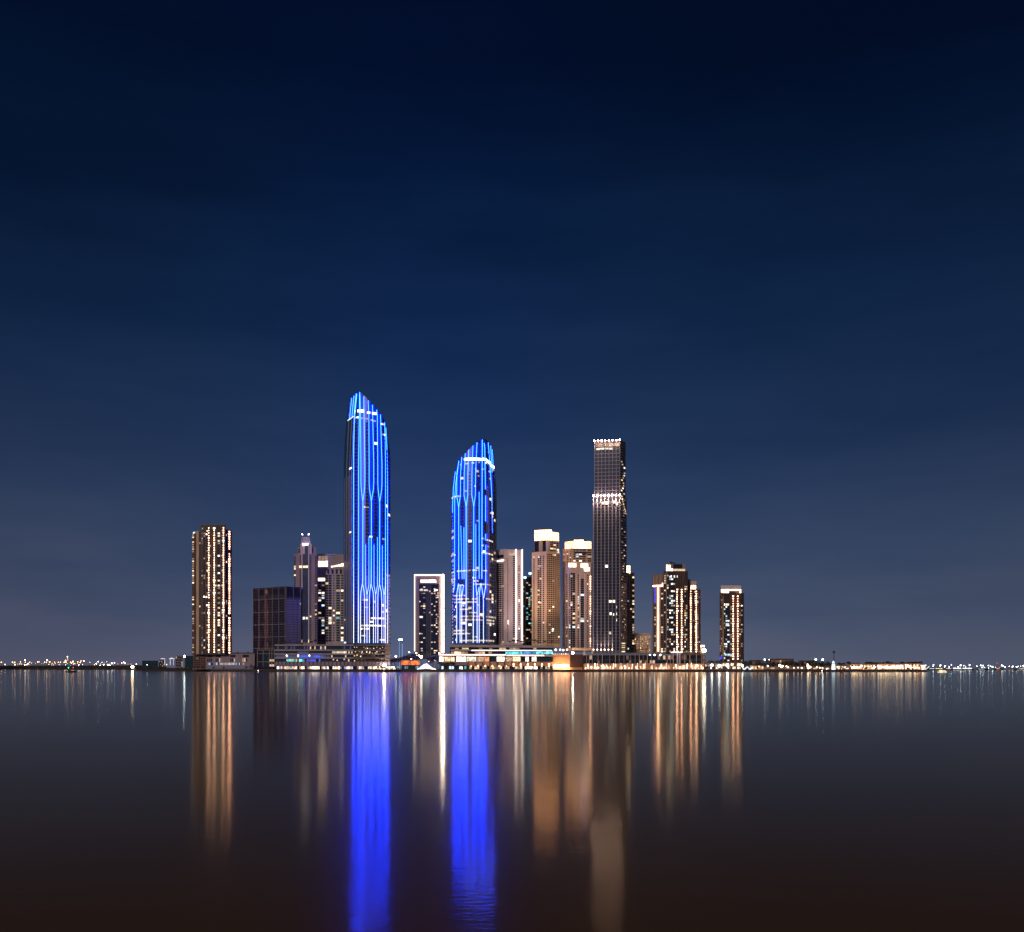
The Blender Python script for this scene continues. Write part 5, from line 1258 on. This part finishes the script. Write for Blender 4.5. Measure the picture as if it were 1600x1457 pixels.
# ------------------------------------------------------------------ right shore
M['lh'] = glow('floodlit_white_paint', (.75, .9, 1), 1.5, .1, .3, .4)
M['boatlit'] = glow('lit_boat_cabin', (1, .85, .6), 1.3, .1, .4, .5)
def lighthouse():
    D = 1206; x = X(1302.2, D); o = thing('lighthouse', 'small white floodlit lighthouse on the quay of the right shore', 'lighthouse', (x, D, 2.4))
    u = D / F
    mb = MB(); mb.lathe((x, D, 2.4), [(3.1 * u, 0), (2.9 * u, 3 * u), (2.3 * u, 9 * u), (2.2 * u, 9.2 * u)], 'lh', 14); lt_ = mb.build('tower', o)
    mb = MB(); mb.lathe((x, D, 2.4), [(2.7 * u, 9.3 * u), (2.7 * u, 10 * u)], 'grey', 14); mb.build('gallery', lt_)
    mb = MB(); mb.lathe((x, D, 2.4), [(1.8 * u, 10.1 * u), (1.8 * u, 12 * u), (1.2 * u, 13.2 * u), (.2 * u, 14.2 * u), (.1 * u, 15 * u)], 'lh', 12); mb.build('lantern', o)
    D = 1900; x = X(1303, D); u = D / F
    o = thing('antenna_tower', 'thin dark mast with a bulb near its top rising behind the lighthouse', 'mast', (x, D, 2))
    mb = MB(); mb.tube([(x, D, 2), (x, D, Z(1016, D))], [1.1, .5], 'dark', 8); mb.build('shaft', o)
    mb = MB(); mb.lathe((x, D, Z(1021, D)), [(.8, 0), (2.1 * u, 1.2 * u), (1.9 * u, 2.4 * u), (.6, 3.4 * u)], 'dark', 12); mb.build('pod', o)
lighthouse()
def lowb(px0, px1, y0, D, wall, lab, lit, dark='glass', rows=1, n=None, mats=('shop', 'shopw', 'prom'), dep=14, roof='brown', nm='shop_building', base=1047):
    t = Bld(nm, lab, (px0 + px1) / 2, D, 'building')
    t.chain([(px0, D), (px1, D + .5)], y0, 1047.6, wall, 'A', dep)
    mb = MB(); mb.hexa(px0 - .3, px1 + .3, y0 - .9, y0 - .1, D - .8, dep + 1, roof, D); mb.build('roof', t.root)
    n = n or max(3, int((px1 - px0) / 2.6)); ph = (base - 1 - y0 - 1) / rows
    for r in range(rows): t.grid('A0', cols(px0 + .3, px1 - .3, n, .8), y0 + 1 + r * ph, y0 + 1 + (r + 1) * ph, 1, .75, dark=dark, lit=lit, mats=mats)
    return t.done()
lowb(1101, 1124, 1037, 1216, 'brown2', 'low brown shop row with small lights left of the rightmost tower', .55, rows=2)
lowb(1126, 1160, 1035.4, 1222, 'brown2', 'brown base building of the rightmost tower with lit ground floor', .6, rows=2)
lowb(1172, 1193, 1040.4, 1212, 'tan', 'low shop with an orange glowing eave just right of the V shaped white tents', .75, mats=('shopo', 'shop'))
lowb(1202, 1240, 1030.4, 1262, 'brown', 'long flat brown building behind the bushy trees of the right shore', .12, dark='w_dimr', rows=3, nm='low_building', mats=('w_dim',))
lowb(1176, 1190, 1032.6, 1266, 'brown', 'small brown building with three lights behind the trees, left end of right shore', .3, dark='w_dimr', rows=2, nm='low_building', mats=('w_warm',))
lowb(1247, 1272, 1033.4, 1268, 'brown', 'low brown building half hidden by trees left of the lighthouse', .1, dark='w_dimr', rows=2, nm='low_building', mats=('w_dim',))
lowb(1194, 1258, 1042, 1216, 'brown', 'long dark kiosk row under the bushy trees of the right shore', .3, dark='w_dimr', mats=('w_dim', 'prom'))
lowb(1262, 1298, 1042.4, 1216, 'brown2', 'dark red kiosk row ending at the lighthouse', .4, dark='w_dimr', mats=('w_dim', 'prom'))
lowb(1306.5, 1329, 1040, 1214, 'brown2', 'small shop block right beside the lighthouse', .6, dark='w_dimr', rows=2, mats=('w_white', 'prom', 'w_dim'))
lowb(1330, 1348, 1038, 1214, 'orange_stone', 'glowing orange shop block second from the lighthouse', .6, rows=2)
lowb(1349.5, 1370, 1038.6, 1214, 'tan', 'dimmer tan shop block between two blazing ones on the right promenade', .5, rows=2)
lowb(1371, 1412, 1038, 1212, 'orange_stone', 'longest and brightest shop block of the right promenade', .62, dark='w_dimr', rows=2, mats=('shopw', 'shopw', 'shop'))
lowb(1413.5, 1425, 1037.4, 1214, 'orange_stone', 'narrow orange shop block with one bright bay', .6, rows=2, mats=('shopw', 'shop'))
lowb(1426.5, 1438, 1037.6, 1214, 'orange_stone', 'last orange shop block before the slanted roof pavilion', .6, rows=2, mats=('prom', 'shop'))
def slanted():
    D = 1208; o = thing('slanted_pavilion', 'pale pavilion with a slanting flyaway roof at the tip of the right shore', 'pavilion', (X(1445, D), D, 2.4))
    mb = MB(); mb.raw([(X(a, Y), Y, Z(y, D)) for Y in (D, D + 12) for a, y in ((1438.6, 1040), (1447.6, 1039), (1447.4, 1040), (1439, 1041))], [[0, 1, 2, 3], [7, 6, 5, 4], [0, 4, 5, 1], [1, 5, 6, 2], [2, 6, 7, 3], [3, 7, 4, 0]], 'tentw'); mb.build('roof', o)
    mb = MB(); mb.hexa(1440.5, 1446, 1042.6, 1047, D + 1, 8, 'shopw', D); mb.build('glazing', o)
    for a, b, c, d in ((1439, 1047, 1444, 1041), (1446, 1047, 1452, 1041.4), (1441, 1047, 1447, 1040)):
        mb = MB(); mb.tube([(X(a, D - .5), D - .5, Z(b, D)), (X(c, D - .5), D - .5, Z(d, D))], .35, 'tentw'); mb.build('strut', o)
slanted()
def vtents():
    for k, (p, lb) in enumerate(((1159.5, 'left white tent raised on V shaped struts at the foot of the rightmost tower'), (1168, 'right white tent raised on V shaped struts beside the orange eaved shop'))):
        D = 1205; o = thing('tensile_tent', lb, 'tent', (X(p + 3, D), D, 2.4))
        mb = MB(); P = [(p, 1042.2), (p + 3.6, 1044.8), (p + 7.8, 1042)]
        vs = [(X(a, Y), Y, Z(b, D) - abs(Y - D - 4) * .1) for Y in (D, D + 4, D + 8) for a, b in P]
        mb.raw(vs, [[0, 1, 4, 3], [1, 2, 5, 4], [3, 4, 7, 6], [4, 5, 8, 7]], 'tent'); mb.build('canvas', o)
        for a, b in ((p + 3.6, p), (p + 3.6, p + 7.8)):
            mb = MB(); mb.tube([(X(a, D), D, 2.4), (X(b, D), D, Z(1042.2, D))], .55, 'tent'); mb.build('strut', o)
vtents()
for a, b, y, m, lb in ((1452, 1460, 1043.6, 'w_cool', 'small blue lit shed, first one on the far right bank'), (1461.4, 1473, 1043.4, 'w_yel', 'yellow lit shed behind the small glowing boat'), (1478, 1487, 1043.4, 'w_white', 'small white lit shed on the far right bank, third from its left end'), (1489, 1502, 1042.8, 'w_wcool', 'white lit hall on the far right bank, left of the brightest one'), (1503.6, 1519, 1042.8, 'w_wcool', 'brightest long white hall of the far right bank'), (1520, 1526, 1044.4, 'w_dimr', 'small reddish shed on the far right bank'), (1528, 1538, 1044.8, 'w_wcool', 'low white lit shed, middle of the far right bank'), (1545.5, 1553, 1044.6, 'w_white', 'short lit shed left of the orange house'), (1556.4, 1565, 1043, 'shopo', 'orange lit house on the far right bank'), (1568, 1584, 1044.6, 'w_wcool', 'long thin white lit shed right of the orange house'), (1588.6, 1602, 1044, 'w_white', 'last pale shed cut by the right edge of the photo')):
    lowb(a, b, y, 2220, 'grey', lb, .96, mats=(m,), nm='shed', dep=20, roof='grey', base=1046.6)
def twohouses():
    pass
# far towers near the left shore are only lamps; a thin stack carries three of them
o = thing('chimney_stack', 'thin industrial stack with three lights on the far left shore', 'chimney', (X(105.6, 2910), 2910, 9.5))
mb = MB(); mb.tube([(X(105.6, 2910), 2910, 9), (X(105.6, 2910), 2910, Z(1026, 2910))], [1.4, .8], 'grey', 8); mb.build('shaft', o)

# ------------------------------------------------------------------ boats
def hull(mb, x0, x1, D, wid, h, mat, bow=.25):
    n = 10; L_ = x1 - x0; vs = []
    for i in range(n + 1):
        u = i / n; w_ = wid * min(1, ((1 - u) / bow) ** .6 if u > 1 - bow else 1) * (.85 + .15 * min(1, u * 5)); zz = h * (1 + .45 * max(0, u - .55) ** 1.2 * 2)
        x = x0 + u * L_
        vs += [(x, D - w_ / 2, zz), (x, D - w_ * .3, -.3), (x, D + w_ * .3, -.3), (x, D + w_ / 2, zz)]
    fs = [[i * 4 + k, i * 4 + 4 + k, i * 4 + 4 + (k + 1) % 4, i * 4 + (k + 1) % 4] for i in range(n) for k in range(4)] + [[0, 1, 2, 3], [n * 4 + 3, n * 4 + 2, n * 4 + 1, n * 4]]
    mb.raw(vs, fs, mat)
def boats():
    D = 1075; a, b = X(103, D), X(119.5, D)
    o = thing('small_boat', 'small dark boat on the water at the left with a green and a red lamp', 'boat', ((a + b) / 2, D, 0))
    mb = MB(); hull(mb, a, b, D, 3.6, 1.3, 'hull'); mb.build('hull', o)
    mb = MB(); mb.hexa(106, 111.5, 1046.6, 1049.6, D - 1.1, 2.2, 'hull'); mb.build('cabin', o)
    for x, m in ((107, 'lampg'), (114.4, 'lampr')):
        mb = MB(); mb.tube([(X(x, D), D, 1), (X(x, D), D, Z(1043.8, D))], .07, 'dark'); ms_ = mb.build('mast', o)
        mb = MB(); mb.ball((X(x, D), D, Z(1043.5, D)), (.5 if m == 'lampg' else .4), m); mb.build('lamp_head', ms_)
    D = 1090; a, b = X(1465.4, D), X(1479.4, D)
    o = thing('tour_boat', 'small boat glowing pale yellow on the water off the far right bank', 'boat', ((a + b) / 2, D, 0))
    mb = MB(); hull(mb, a, b, D, 3.2, .7, 'boatlit'); mb.build('hull', o)
    mb = MB(); mb.hexa(1467.4, 1477.4, 1047.4, 1049.4, D - 1.2, 2.4, 'boatlit'); mb.build('cabin', o)
    mb = MB(); mb.hexa(1466.6, 1478, 1046.9, 1047.3, D - 1.5, 3, 'grey'); mb.build('roof', o)
    D = 1190; a, b = X(626, D), X(583, D)
    o = thing('yacht', 'long dark moored yacht with lit decks below the tallest blue tower', 'boat', ((a + b) / 2, D, 0))
    mb = MB(); hull(mb, a, b, D, 7, 1.9, 'hull', .3); mb.build('hull', o)
    mb = MB(); mb.hexa(588, 620, 1043.6, 1046.9, D - 2.4, 4.8, 'dark'); mb.build('cabin', o)
    mb = MB(); mb.hexa(594, 616, 1041.4, 1043.2, D - 2, 4, 'hull'); mb.build('upper_deck', o)
    for i in range(13):
        mb = MB(); mb.hexa(589 + i * 2.3, 590.7 + i * 2.3, 1044, 1046.2, D - 2.6, .15, random.choice(('w_warm', 'dotd', 'w_dim'))); mb.build('window', o)
    for x, m, r in ((608.5, 'dotw', .9), (612, 'dotw', 1.1), (615.5, 'dotw', .9), (622, 'w_white', .8), (604, 'dotw', 1), (593, 'dot', .5), (587.5, 'dot', .5)):
        mb = MB(); mb.ball((X(x, D - 2.5), D - 2.5, Z(1042.8, D)), r, m); mb.build('deck_lamp', o)
    for x, y, D, lb in ((403.4, 1048.8, 1150, 'tiny lit buoy before the dark glass block'), (1284.6, 1050.4, 1130, 'tiny white buoy left of the lighthouse reflection')):
        o = thing('buoy', lb, 'buoy', (X(x, D), D, 0))
        mb = MB(); mb.lathe((X(x, D), D, -.2), [(.5, 0), (.55, .5), (.2, 1.1), (.1, 1.8)], 'white', 8); mb.build('float', o)
        mb = MB(); mb.ball((X(x, D), D, 1.8), .35, 'lampw'); mb.build('lamp_head', o)
boats()

# ------------------------------------------------------------------ labels: name every repeat by its place in its row
def ordn(n): return f'{n}' + ('th' if 10 <= n % 100 <= 20 else {1: 'st', 2: 'nd', 3: 'rd'}.get(n % 10, 'th'))
byl = {}
for o in C.objects:
    if 'label' in o.keys(): byl.setdefault(o['label'], []).append(o)
for lb, os_ in byl.items():
    if len(os_) > 1:
        os_.sort(key=lambda o: o.location.x / o.location.y)
        for i, o in enumerate(os_):
            o['label'] = f'{lb}, {ordn(i + 1)} from left'
